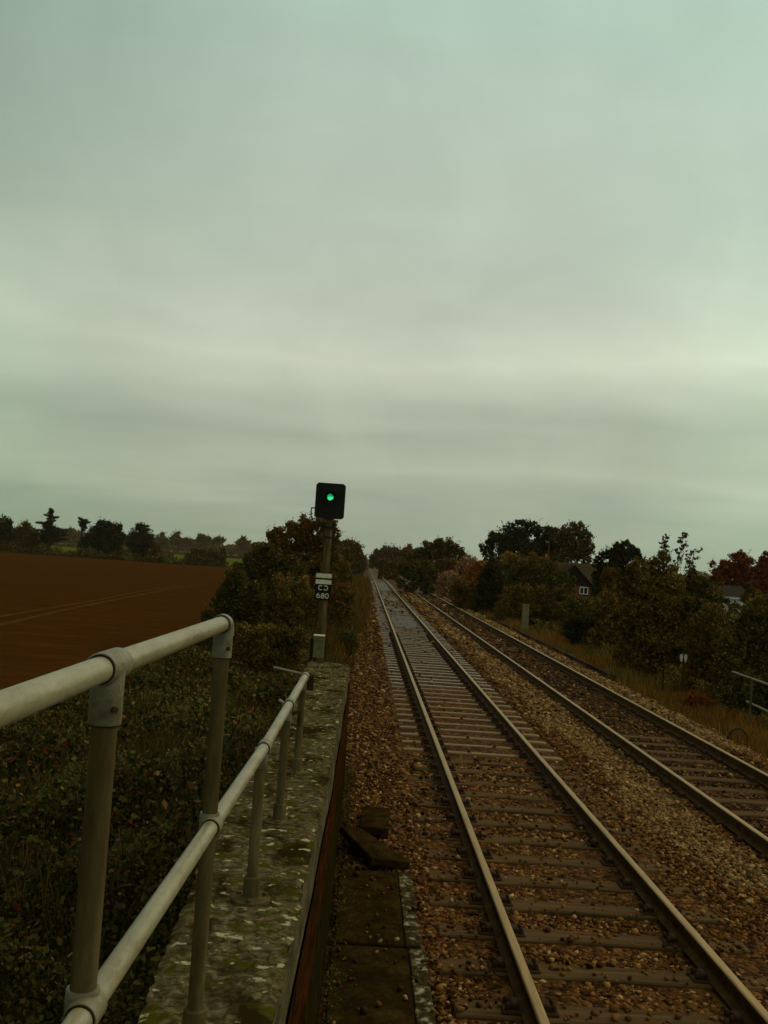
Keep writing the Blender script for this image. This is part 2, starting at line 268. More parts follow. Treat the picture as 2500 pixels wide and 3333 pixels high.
# ------------------------------------------------------------------ mesh helpers
class MB:
    def __init__(s): s.v = []; s.f = []; s.mi = []
    def add(s, vs, fs, mi=0):
        o = len(s.v); s.v += [tuple(map(float, p)) for p in vs]; s.f += [tuple(i + o for i in f) for f in fs]; s.mi += [mi] * len(fs)
    def box(s, x0, x1, y0, y1, z0, z1, mi=0, ch=0.0):
        if ch:
            pts = [(x0 + ch, y0), (x1 - ch, y0), (x1, y0 + ch), (x1, y1 - ch), (x1 - ch, y1), (x0 + ch, y1), (x0, y1 - ch), (x0, y0 + ch)]
            zs = [(z0, 0), (z1 - ch, 0), (z1, ch)]
            V = []
            cx, cy = (x0 + x1) / 2, (y0 + y1) / 2; hx, hy = (x1 - x0) / 2, (y1 - y0) / 2
            for z, i in zs:
                V += [(cx + (p[0] - cx) * (hx - i) / hx, cy + (p[1] - cy) * (hy - i) / hy, z) for p in pts]
            F = [tuple(range(7, -1, -1)), tuple(range(16, 24))]
            for k in range(2):
                for i in range(8):
                    j = (i + 1) % 8; F.append((k * 8 + i, k * 8 + j, k * 8 + 8 + j, k * 8 + 8 + i))
            s.add(V, F, mi); return
        s.add([(x0, y0, z0), (x1, y0, z0), (x1, y1, z0), (x0, y1, z0), (x0, y0, z1), (x1, y0, z1), (x1, y1, z1), (x0, y1, z1)],
              [(3, 2, 1, 0), (4, 5, 6, 7), (0, 1, 5, 4), (1, 2, 6, 5), (2, 3, 7, 6), (3, 0, 4, 7)], mi)
    def tube(s, pts, r, n=12, mi=0, cap=True):
        pts = [Vector(p) for p in pts]; rs = r if hasattr(r, '__len__') else [r] * len(pts)
        V = []; ref = None
        for i, p in enumerate(pts):
            t = (pts[min(i + 1, len(pts) - 1)] - pts[max(i - 1, 0)]).normalized()
            if ref is None: ref = Vector((0, 0, 1)) if abs(t.z) < .9 else Vector((1, 0, 0))
            u = (ref - t * ref.dot(t)).normalized(); ref = u; q = t.cross(u)
            V += [p + (u * math.cos(a) + q * math.sin(a)) * rs[i] for a in [2 * math.pi * k / n for k in range(n)]]
        F = []
        for i in range(len(pts) - 1):
            for k in range(n):
                l = (k + 1) % n; F.append((i * n + k, i * n + l, (i + 1) * n + l, (i + 1) * n + k))
        if cap: F += [tuple(range(n - 1, -1, -1)), tuple((len(pts) - 1) * n + k for k in range(n))]
        s.add(V, F, mi)
    def lathe(s, prof, c, n=24, mi=0):          # profile of (r, z) about a vertical axis at c
        V = []; F = []
        for r, z in prof: V += [(c[0] + r * math.cos(2 * math.pi * k / n), c[1] + r * math.sin(2 * math.pi * k / n), c[2] + z) for k in range(n)]
        for i in range(len(prof) - 1):
            for k in range(n):
                l = (k + 1) % n; F.append((i * n + k, i * n + l, (i + 1) * n + l, (i + 1) * n + k))
        F += [tuple(range(n - 1, -1, -1)), tuple((len(prof) - 1) * n + k for k in range(n))]
        s.add(V, F, mi)
    def build(s, name, mat, parent=None, smooth=None, loc=None):
        me = bpy.data.meshes.new(name); me.from_pydata(s.v, [], s.f)
        mats = mat if isinstance(mat, (list, tuple)) else [mat]
        for q in mats: me.materials.append(q)
        me.polygons.foreach_set('material_index', s.mi)
        if smooth:
            me.polygons.foreach_set('use_smooth', [True] * len(me.polygons))
            try: me.set_sharp_from_angle(angle=rad(smooth))
            except Exception: pass
        me.update(); o = bpy.data.objects.new(name, me); COL.objects.link(o)
        if parent is not None: o.parent = parent
        if loc is not None: o.location = loc
        return o
def np_mesh(name, V, Q, mat, parent=None, mi=None):
    me = bpy.data.meshes.new(name); k = Q.shape[1]
    me.vertices.add(len(V)); me.vertices.foreach_set('co', np.ascontiguousarray(V, dtype=np.float32).ravel())
    me.loops.add(Q.size); me.loops.foreach_set('vertex_index', np.ascontiguousarray(Q, dtype=np.int32).ravel())
    me.polygons.add(len(Q)); me.polygons.foreach_set('loop_start', np.arange(0, Q.size, k, dtype=np.int32))
    mats = mat if isinstance(mat, (list, tuple)) else [mat]
    for q in mats: me.materials.append(q)
    if mi is not None: me.polygons.foreach_set('material_index', np.ascontiguousarray(mi, dtype=np.int32))
    me.update(calc_edges=True); me.validate()
    o = bpy.data.objects.new(name, me); COL.objects.link(o)
    if parent is not None: o.parent = parent
    return o
def tag(o, label=None, cat=None, group=None, kind=None):
    if label: o['label'] = label
    if cat: o['category'] = cat
    if group: o['group'] = group
    if kind: o['kind'] = kind
    return o
def thing(name, label, cat, loc, group=None):
    o = bpy.data.objects.new(name, None); COL.objects.link(o); o.location = [float(v) for v in loc]; o.empty_display_size = .2
    return tag(o, label, cat, group)
def struct(o, label=None, cat=None): return tag(o, label, cat, kind='structure')
RNG = np.random.default_rng(11)

# ------------------------------------------------------------------ ground
def sheet(name, pts, z, mat):
    b = MB(); b.add([(p[0], p[1], z) for p in pts], [tuple(range(len(pts)))]); return struct(b.build(name, mat))
struct(sheet('ground', [(-4000, -60), (4000, -60), (4000, 6000), (-4000, 6000)], -1.06, M['earth']), 'flat farmland ground under everything', 'ground')
FE = 205.0
ta = at_z(0, 1793, -1.0); tb = at_z(735, 1848, -1.0)
struct(sheet('ploughed_field', [(-140, -20), (-7.0, -20), (-7.0, 60), (-14, 120), (tb[0] + 4, tb[1]), (ta[0] - 60, ta[1] + 4)], -1.0, M['soil']), 'bare brown ploughed field left of the line', 'field')
struct(sheet('meadow', [(-400, 214), (-9, 214), (-9, 420), (-400, 420)], -1.03, M['meadow']), 'bright green meadow beyond the field hedge', 'meadow')
struct(sheet('stubble_field', [(-700, 425), (-14, 425), (-14, 690), (-700, 690)], -1.03, M['stubble']), 'pale stubble field in front of the far trees', 'field')
# two wheel tracks across the field
def ribbon(name, pix, wd, z):
    P = [at_z(x, y, z) for x, y in pix]; V = []; 
    for i, p in enumerate(P):
        t = P[min(i + 1, len(P) - 1)] - P[max(i - 1, 0)]; n_ = np.array([-t[1], t[0], 0]); n_ = n_ / np.linalg.norm(n_)
        q = wd * (.7 + .5 * RNG.random()) / 2
        V += [p + n_ * q, p - n_ * q]
    b = MB(); b.add(V, [(2 * i, 2 * i + 1, 2 * i + 3, 2 * i + 2) for i in range(len(P) - 1)])
    o = b.build(name, M['soil_pale']); return struct(o, 'pale tractor wheel mark across the ploughed field', 'path')
def interp(pts, n):
    a = np.array(pts, float); t = np.linspace(0, len(a) - 1, n); return [(np.interp(v, range(len(a)), a[:, 0]), np.interp(v, range(len(a)), a[:, 1])) for v in t]
ribbon('wheel_track', interp([(-120, 2032), (0, 2006), (160, 1980), (325, 1951), (488, 1919), (640, 1899)], 40), .34, -.985)
ribbon('wheel_track', interp([(-120, 2062), (0, 2034), (190, 1989), (347, 1957), (542, 1919), (660, 1903)], 40), .42, -.985)

# railway formation: bank on both sides, extruded along the line with a rough surface
def prof(x):
    return np.interp(x, [-13, -7.3, -6, -2.0, -.6, 7.4, 8.6, 12, 22, 40], [-1.05, -1.04, -.92, -.6, -.32, -.32, -.38, -.62, -.95, -1.03])
xs = np.array([-13, -11, -9, -7.3, -6.6, -6, -4.5, -3, -2, -1.2, -.6, 0, 2, 4, 6, 7.4, 8, 8.6, 9.5, 10.5, 12, 14, 18, 22, 30, 40])
ys = np.concatenate([np.arange(-8, 60, 1.0), np.arange(60, 200, 6.0), np.arange(200, 1601, 100.0)])
gx, gy = np.meshgrid(xs, ys); gz = prof(gx) + (RNG.random(gx.shape) - .5) * .06 * (np.abs(gx - 3.4) > 4.1)
V = np.stack([gx, gy, gz], -1).reshape(-1, 3); nx = len(xs)
Q = np.array([(j * nx + i, j * nx + i + 1, (j + 1) * nx + i + 1, (j + 1) * nx + i) for j in range(len(ys) - 1) for i in range(nx - 1)])
mid = (V[Q[:, 0], 0] + V[Q[:, 1], 0]) / 2
struct(np_mesh('embankment', V, Q, [M['earth'], M['verge']], mi=((mid > 7) & (mid < 12)).astype(int)), 'low earth bank carrying the railway', 'bank')
# ballast bed
bxs = np.array([-.45, -.12, .4, .8, 1.2, 2.05, 2.9, 3.3, 3.75, 4.1, 4.6, 5.4, 6.2, 6.7, 7.15, 7.6])
bzs = np.array([-.36, -.22, -.20, -.185, -.185, -.185, -.185, -.18, -.14, -.15, -.19, -.195, -.19, -.15, -.22, -.36])
V = []; Q = []
by = np.concatenate([np.arange(-6, 60, .5), np.arange(60, 1501, 40.)])
for y in by:
    for x, z in zip(bxs, bzs): V.append((x, y, z + RNG.normal() * .008))
nb = len(bxs)
Q = np.array([(j * nb + i, j * nb + i + 1, (j + 1) * nb + i + 1, (j + 1) * nb + i) for j in range(len(by) - 1) for i in range(nb - 1)])
struct(np_mesh('trackbed', np.array(V), Q, M['ballast']), 'brown stone ballast bed under the two tracks', 'ballast')

# ------------------------------------------------------------------ rails
C1, C2, HG = 2.05, 5.385, .7525
def rail_mesh(y0, y1, wob=0.0):
    half = [(.0, 0), (.026, -.002), (.035, -.010), (.036, -.034), (.012, -.05), (.010, -.125), (.068, -.148), (.070, -.158)]
    pr = [(x, z) for x, z in half] + [(-x, z) for x, z in reversed(half[1:])]
    ysr = list(np.arange(y0, min(y1, 60), 2.0)) + list(np.arange(60, y1 + 1, 30.0)) if y1 > 60 else list(np.linspace(y0, y1, 12))
    b = MB(); n = len(pr)
    V = [(x, y, z) for y in ysr for x, z in pr]; F = []; MI = []
    for j in range(len(ysr) - 1):
        for i in range(n):
            k = (i + 1) % n; F.append((j * n + i, (j + 1) * n + i, (j + 1) * n + k, j * n + k)); MI.append(0 if (i in (0, 1, n - 1, n - 2)) else 1)
    F += [tuple(range(n)), tuple((len(ysr) - 1) * n + i for i in range(n - 1, -1, -1))]; MI += [1, 1]
    b.v = V; b.f = F; b.mi = MI
    return b
rails = [(C1 - HG, 'left rail of the near track, worn tan head over rusty web'), (C1 + HG, 'right rail of the near track, worn tan head beside the six foot'),
         (C2 - HG, 'left rail of the far track, thin bright head over dark web'), (C2 + HG, 'right rail of the far track, nearest the grass verge')]
r0 = None
for x, lb in rails:
    if r0 is None: r0 = o = rail_mesh(-4, 1500).build('rail', [M['railtop'], M['rust']], smooth=25)
    else: o = r0.copy(); COL.objects.link(o)
    o.location = (x, 0, 0); tag(o, lb, 'rail', 'running rails of the two tracks')
sr = rail_mesh(28.3, 110).build('scrap_rail', [M['rust_dark'], M['rust_dark']], smooth=25); sr.location = (7.38, 0, -.10)
tag(sr, 'dark rusty loose rail lying along the edge of the grass verge', 'scrap rail')

# ------------------------------------------------------------------ sleepers
ORD = ['nearest', 'second', 'third', 'fourth', 'fifth', 'sixth', 'seventh', 'eighth', 'ninth', 'tenth', 'eleventh', 'twelfth', 'thirteenth', 'fourteenth', 'fifteenth', 'sixteenth']
def timber_mesh(seed):
    b = MB(); rr = random.Random(seed); L2 = 1.28 + rr.uniform(-.03, .03)
    b.box(-L2, L2, -.125, .125, -.29, -.163, ch=.012)
    for v in range(len(b.v)):
        x, y, z = b.v[v]; b.v[v] = (x, y + .010 * math.sin(x * 3 + seed), z + .006 * math.sin(x * 2.3 + seed * 2))
    return b
def conc_mesh():
    b = MB(); xs_ = [-1.255, -1.15, -.45, .45, 1.15, 1.255]; zt = [-.168, -.160, -.168, -.168, -.160, -.168]; wt = [.080, .085, .072, .072, .085, .080]
    V = []; F = []
    for x, z, wd in zip(xs_, zt, wt): V += [(x, -.14, -.33), (x, -wd, z - .012), (x, -wd + .012, z), (x, wd - .012, z), (x, wd, z - .012), (x, .14, -.33)]
    for j in range(5):
        for i in range(5): F.append((j * 6 + i, (j + 1) * 6 + i, (j + 1) * 6 + i + 1, j * 6 + i + 1))
    F += [tuple(range(6)), tuple(range(35, 29, -1))]
    b.add(V, F); return b
def chair_mesh():
    b = MB(); b.box(-.19, .19, -.09, .09, -.172, -.146, ch=.01)
    for s in (-1, 1):
        b.box(s * .105 - .03, s * .105 + .03, -.055, .055, -.148, -.105, ch=.01)
        for q in (-.05, .05): b.lathe([(.018, 0), (.018, .03), (.010, .045)], (s * .155, q, -.148), 8)
    return b
chair0 = chair_mesh().build('rail_chair', M['rust_dark'])
def link_copy(o, parent=None):
    c = o.copy(); COL.objects.link(c)
    if parent is not None: c.parent = parent
    return c
timbers = [timber_mesh(k).build('sleeper', M['timber']) for k in range(4)]
conc = conc_mesh().build('sleeper', M['conc_dull']); wet = conc_mesh().build('sleeper', M['conc_wet'])
used = set(); first_chair = [True]
def sleeper(src, cx, y, label, group, chairs, rz=0, dz=0):
    if id(src) in used: o = link_copy(src)
    else: o = src; used.add(id(src))
    o.location = (cx, y, dz); o.rotation_euler = (0, 0, rz); tag(o, label, 'sleeper', group)
    if chairs:
        for s in (-1, 1):
            if first_chair[0]: c = chair0; c.parent = o; first_chair[0] = False
            else: c = link_copy(chair0, o)
            c.location = (s * HG, 0, 0)
    return o
SP = .686; Y0 = 6.72; k = 0; yy = Y0 - SP * 2; rr = random.Random(5); SLEEP1 = []
while yy < 135:
    i = int(round((yy - Y0) / SP)); rz = rr.uniform(-.008, .008)
    if yy < 15.3:
        lb = 'dark brown timber sleeper of the near track, ' + (ORD[i] + ' up from the bottom edge' if 0 <= i < len(ORD) else 'cut by the bottom edge')
        sleeper(timbers[rr.randrange(4)], C1, yy, lb, 'timber sleepers of the near track', True, rz, rr.uniform(-.004, .010))
    elif yy < 23.2:
        j = int((yy - 15.3) / SP); lb = 'dry tan concrete sleeper of the near track, ' + (ORD[j] + ' beyond the timber run' if j < len(ORD) else 'last before the wet run')
        sleeper(conc, C1, yy, lb, 'tan concrete sleepers of the near track', True, rz, rr.uniform(-.006, .006))
    else:
        sleeper(wet, C1, yy, 'shiny wet concrete sleeper in the distant run of the near track', 'wet concrete sleepers of the near track', yy < 40, rz, rr.uniform(-.012, .006))
    SLEEP1.append(yy); yy += SP
yy = 8.0; j = 0
while yy < 62:
    if 12.2 < yy < 18.8:
        lb = 'exposed grey sleeper between the far track rails, ' + ORD[j] + ' counted from the right edge'; j += 1
        sleeper(timbers[rr.randrange(4)], C2, yy, lb, 'exposed sleepers of the far track', True, rr.uniform(-.01, .01), -.008)
    else:
        sleeper(timbers[rr.randrange(4)], C2, yy, 'buried timber sleeper showing faintly in dark ballast of the far track', 'buried sleepers of the far track', yy < 40, rr.uniform(-.01, .01), -.03)
    yy += SP
b = MB()
for y in np.arange(SLEEP1[-1] + SP, 420, SP): b.box(C1 - 1.25, C1 + 1.25, y - .11, y + .11, -.30, -.164)
for y in np.arange(62.5, 420, SP): b.box(C2 - 1.25, C2 + 1.25, y - .11, y + .11, -.32, -.186)
tag(b.build('far_sleepers', M['conc_dull']), 'run of tiny sleepers far along both tracks', 'sleepers', kind='stuff')

# wet slurry between the rails
def blob(name, x0, x1, y0, y1, z, seed):
    r = np.random.default_rng(seed); n = 46; V = []
    for i in range(n):
        a = 2 * math.pi * i / n; q = (abs(math.cos(a)) ** 4 + abs(math.sin(a)) ** 4) ** -.25 * (.80 + .24 * r.random())
        V.append(((x0 + x1) / 2 + math.cos(a) * q * (x1 - x0) / 2, (y0 + y1) / 2 + math.sin(a) * q * (y1 - y0) / 2, z))
    V.append(((x0 + x1) / 2, (y0 + y1) / 2, z)); b = MB(); b.add(V, [(i, (i + 1) % n, n) for i in range(n)])
    return struct(b.build(name, M['slurry']), 'grey wet slurry patch between the near track rails', 'puddle')
blob('puddle', 1.45, 2.65, 43, 53, -.158, 1); blob('puddle', 1.42, 2.7, 53.5, 63, -.157, 2); blob('puddle', 1.45, 2.62, 70, 88, -.158, 3); blob('puddle', 1.45, 2.62, 92, 125, -.158, 4)

# ------------------------------------------------------------------ loose ballast stones
def ico():
    t = (1 + 5 ** .5) / 2
    v = np.array([(-1, t, 0), (1, t, 0), (-1, -t, 0), (1, -t, 0), (0, -1, t), (0, 1, t), (0, -1, -t), (0, 1, -t), (t, 0, -1), (t, 0, 1), (-t, 0, -1), (-t, 0, 1)]) / math.sqrt(1 + t * t)
    f = np.array([(0, 11, 5), (0, 5, 1), (0, 1, 7), (0, 7, 10), (0, 10, 11), (1, 5, 9), (5, 11, 4), (11, 10, 2), (10, 7, 6), (7, 1, 8), (3, 9, 4), (3, 4, 2), (3, 2, 6), (3, 6, 8), (3, 8, 9), (4, 9, 5), (2, 4, 11), (6, 2, 10), (8, 6, 7), (9, 8, 1)])
    return v, f
def rot_rand(n, rng):
    q = rng.normal(size=(n, 4)); q /= np.linalg.norm(q, axis=1, keepdims=True); a, b_, c, d = q.T
    return np.stack([1 - 2 * (c * c + d * d), 2 * (b_ * c - a * d), 2 * (b_ * d + a * c), 2 * (b_ * c + a * d), 1 - 2 * (b_ * b_ + d * d), 2 * (c * d - a * b_), 2 * (b_ * d - a * c), 2 * (c * d + a * b_), 1 - 2 * (b_ * b_ + c * c)], -1).reshape(n, 3, 3)
def stones(name, P, size, mat, label):
    n = len(P); iv, f = ico(); rng = RNG
    V = iv[None] * (1 + rng.uniform(-.52, .38, (n, 12, 1)))
    V = V * rng.uniform(.65, 1.2, (n, 1, 3)) * size[:, None, None]
    V = np.einsum('nij,nkj->nki', rot_rand(n, rng), V) * np.array([1, 1, .8]) + P[:, None, :]
    Q = (f[None] + (np.arange(n) * 12)[:, None, None]).reshape(-1, 3)
    return tag(np_mesh(name, V.reshape(-1, 3), Q, mat), label, 'ballast', kind='stuff')
def bed_z(x): return np.interp(x, bxs, bzs)
allP = []; allS = []
for (ya, yb, dens, sz) in ((4.2, 9, 1750, .0190), (9, 13.5, 1100, .0215), (13.5, 20, 560, .0255), (20, 32, 210, .034), (32, 55, 40, .055), (55, 95, 12, .09)):
    n = int((yb - ya) * 7.9 * dens); x = RNG.uniform(-.35, 7.5, n); y = RNG.uniform(ya, yb, n)
    keep = (x < .47 * y + .9); x, y = x[keep], y[keep]
    s = sz * np.clip(RNG.lognormal(0, .36, len(x)), .5, 1.9) * .95; z = bed_z(x) + s * .15 - np.where(np.abs(x - C1) < 1.3, np.where(y > 15.2, .032, .012), 0)
    ph = np.abs((y - Y0 + SP / 2) % SP - SP / 2)              # distance to the sleeper line
    on1 = (np.abs(x - C1) < 1.28) & (ph < .15); u = RNG.random(len(x))
    ph2 = np.abs((y - 8.0 + SP / 2) % SP - SP / 2); on2 = (np.abs(x - C2) < 1.28) & (ph2 < .15) & (y > 12.2) & (y < 18.8)
    onr = np.zeros(len(x), bool)
    for c in (C1, C2):
        for q in (-HG, HG): onr |= np.abs(x - c - q) < .10
    slab = (x < .66) & (y < 9.5)
    wall = (x < -.03) & (y < 14.1)
    near_end = np.abs(np.abs(x - C1) - 1.28) < .35
    keep = ~onr & ~wall & ~(on2 & (u > .12)) & ~(on1 & (u > np.where(y < 15.2, np.where(near_end, .14, .045), .006))) & ~(slab & (u > .02))
    z = np.where(on1 & ~onr, -.155 + s * .2, z); z = np.where(slab, -.145 + s * .3, z)
    allP.append(np.stack([x, y, z], -1)[keep]); allS.append(s[keep])
P_ = np.concatenate(allP); S_ = np.concatenate(allS)
x, y = P_[:, 0], P_[:, 1]; u = RNG.random(len(x))
wave = .5 + .5 * np.sin(y * 1.1 + x * 1.7) * np.sin(y * .43 - x)
pale = ((np.abs(x - (4.05 + .12 * np.sin(y * .9))) < .42) & (y > 9.5) & (u < .75)) | ((np.abs(x - 6.75) < .42) & (y > 17.5) & (u < .85)) | (u < .05)
dark = ~pale & (((np.abs(x - C2) < .8) & (u < .8)) | ((np.abs(x - C1) < 1.4) & (y > 16) & (u < .35)) | ((x < .7) & (u < .35)))
stones('ballast_stones', P_[~pale & ~dark], S_[~pale & ~dark], M['stone_brown'], 'brown loose ballast stones between and beside the rails')
stones('ballast_stones', P_[pale], S_[pale], M['stone_pale'], 'paler ballast stones heaped along the six foot and the shoulder')
stones('ballast_stones', P_[dark], S_[dark] * .9, M['stone_dark'], 'dark oily ballast stones between the far track rails')

# ------------------------------------------------------------------ platform end: coping strip, wall, slabs
ZC = 1.28
ycs = list(np.arange(-2, 14.01, .045))
def xr_(y): return np.interp(y, [-6, 3.2, 7, 14.1], [-.20, -.195, -.15, -.135])
def xl_(y): return np.interp(y, [-6, 3.2, 5, 14.1], [-.62, -.62, -.70, -.705])
t = thing('platform_wall', 'mossy concrete topped platform end wall with red edging beside the railing', 'wall', (-.4, 7, -.3))
def loc(b):                                     # children of the thing at its base
    b.v = [(p[0] + .4, p[1] - 7, p[2] + .3) for p in b.v]; return b
b = MB(); V = []; F = []; n = 15
lump = [(RNG.uniform(8, 60), RNG.uniform(8, 60), RNG.uniform(0, 6)) for q in range(14)]
for y in ycs:
    for i in range(n):
        f_ = i / (n - 1); e = RNG.normal() * .0018 + .0011 * sum(math.sin(q[0] * f_ * .55 + q[1] * y + q[2]) for q in lump)
        V.append((xl_(y) * (1 - f_) + xr_(y) * f_ + (RNG.normal() * .006 if i in (0, n - 1) else 0), y, ZC + e - (.010 if i in (0, n - 1) else 0)))
for j in range(len(ycs) - 1):
    for i in range(n - 1): F.append((j * n + i, j * n + i + 1, (j + 1) * n + i + 1, (j + 1) * n + i))
b.add(V, F)
top_n = len(V)
V2 = [(V[j * n + n - 1][0], V[j * n + n - 1][1], V[j * n + n - 1][2]) for j in range(len(ycs))] 
loc(b).build('coping', M['coping'], t)
def face(name, zt, zb, dxt, dxb, mat):
    b = MB(); V = []; F = []; wob = lambda y, k: .010 * math.sin(y * 2.3 + k) + .006 * math.sin(y * 7.1 + 2 * k)
    for j, y in enumerate(ycs):
        e = (V2[j][0] - xr_(y)) * .5
        V += [(xr_(y) + dxt + (e if dxt == 0 else .002 * math.sin(y * 3)), y, zt if dxt else V2[j][2]), (xr_(y) + dxb + .003 * math.sin(y * 2.7 + zb), y, zb + wob(y, zb * 9))]
    for j in range(len(ycs) - 1): F.append((2 * j, 2 * j + 1, 2 * j + 3, 2 * j + 2))
    b.add(V, F); return loc(b).build(name, mat, t)
face('coping_edge', ZC, 1.10, 0, .018, M['edge_grey'])
face('red_edging', 1.097, .70, .026, .040, M['red_edge'])
b = MB(); V = []; F = []
for y in ycs: V += [(xr_(y) + .012, y, 1.10), (xr_(y) + .06, y, -.45), (xl_(y) - .02, y, -.9), (xl_(y) + .01, y, ZC - .012)]
for j in range(len(ycs) - 1):
    for i in range(3): F.append((4 * j + i, 4 * j + i + 1, 4 * j + 5 + i, 4 * j + 4 + i))
k = len(V) - 4; F.append((k, k + 1, k + 2, k + 3)); b.add(V, F)
loc(b).build('brick_face', M['moss_wall'], t)
b = MB(); b.box(-3.2, -.63, -6, .9, 1.05, ZC - .004)
tag(b.build('platform_deck', M['slab_dark']), 'worn platform deck behind the railing', 'platform', kind='structure')

# sunken slabs beside the wall
b = MB(); b.box(-.06, .52, 4.6, 7.62, -.34, -.152, ch=.012); o = b.build('paving_slab', M['slab_dark']); tag(o, 'nearest dark dirty slab beside the foot of the wall', 'paving slab', 'slabs beside the platform wall')
b = MB(); b.box(.524, .65, 4.6, 7.62, -.34, -.148, ch=.008); b.build('white_edge', M['white_worn'], o)
b = MB(); b.box(-.05, .50, 7.66, 9.42, -.34, -.146, ch=.012); o = b.build('paving_slab', M['slab_dark']); tag(o, 'dark slab with flaking white edge just before the tilted slab', 'paving slab', 'slabs beside the platform wall')
b = MB(); b.box(.504, .625, 7.66, 9.42, -.34, -.140, ch=.008); b.build('white_edge', M['white_worn'], o)
b = MB(); b.box(-.17, .17, -.5, .5, -.035, .035, ch=.01); o = b.build('loose_slab', M['slab_dark'])
for v in o.data.vertices: v.co.x *= 1.0 - .25 * (v.co.y / .5)
o.location = (.235, 9.98, -.085); o.rotation_euler = (rad(2), rad(9), rad(24)); tag(o, 'tilted loose slab with a dark gap under its left edge', 'paving slab')
b = MB(); b.box(-.16, .16, -.5, .5, -.04, .04, ch=.01); o = b.build('loose_slab', M['slab_dark']); o.location = (.30, 11.12, -.125); o.rotation_euler = (rad(-2), 0, rad(-2)); tag(o, 'square dark slab lying flat on the ballast beyond the tilted one', 'paving slab')

# ------------------------------------------------------------------ pipe railing
PX = [(-.458, 1.83), (-.425, 3.07), (-.395, 4.32), (-.385, 5.58), (-.376, 6.85)]
ZT, ZM = ZC + 1.27, ZC + .655; PR = .0238
t = thing('pipe_railing', 'grey galvanised pipe railing stepping down along the platform wall', 'railing', (-.4, 3, ZC))
def rl(b): b.v = [(p[0] + .4, p[1] - 3, p[2] - ZC) for p in b.v]; return b
b = MB(); b.tube([(-.52, -1.2, ZT), (-.47, 1.0, ZT), (PX[0][0], PX[0][1], ZT), (PX[1][0], PX[1][1] - .01, ZT)], PR, 28); rl(b).build('top_rail', M['galv'], t, 40)
b = MB(); b.tube([(-.50, -1.2, ZM), *[(p[0] + .012, p[1], ZM) for p in PX]], PR, 28); rl(b).build('mid_rail', M['galv'], t, 40)
def collar(b, a, c, r): b.tube([a, tuple(np.array(a) * .96 + np.array(c) * .04), tuple(np.array(a) * .04 + np.array(c) * .96), c], [r * .97, r, r, r * .97], 28)
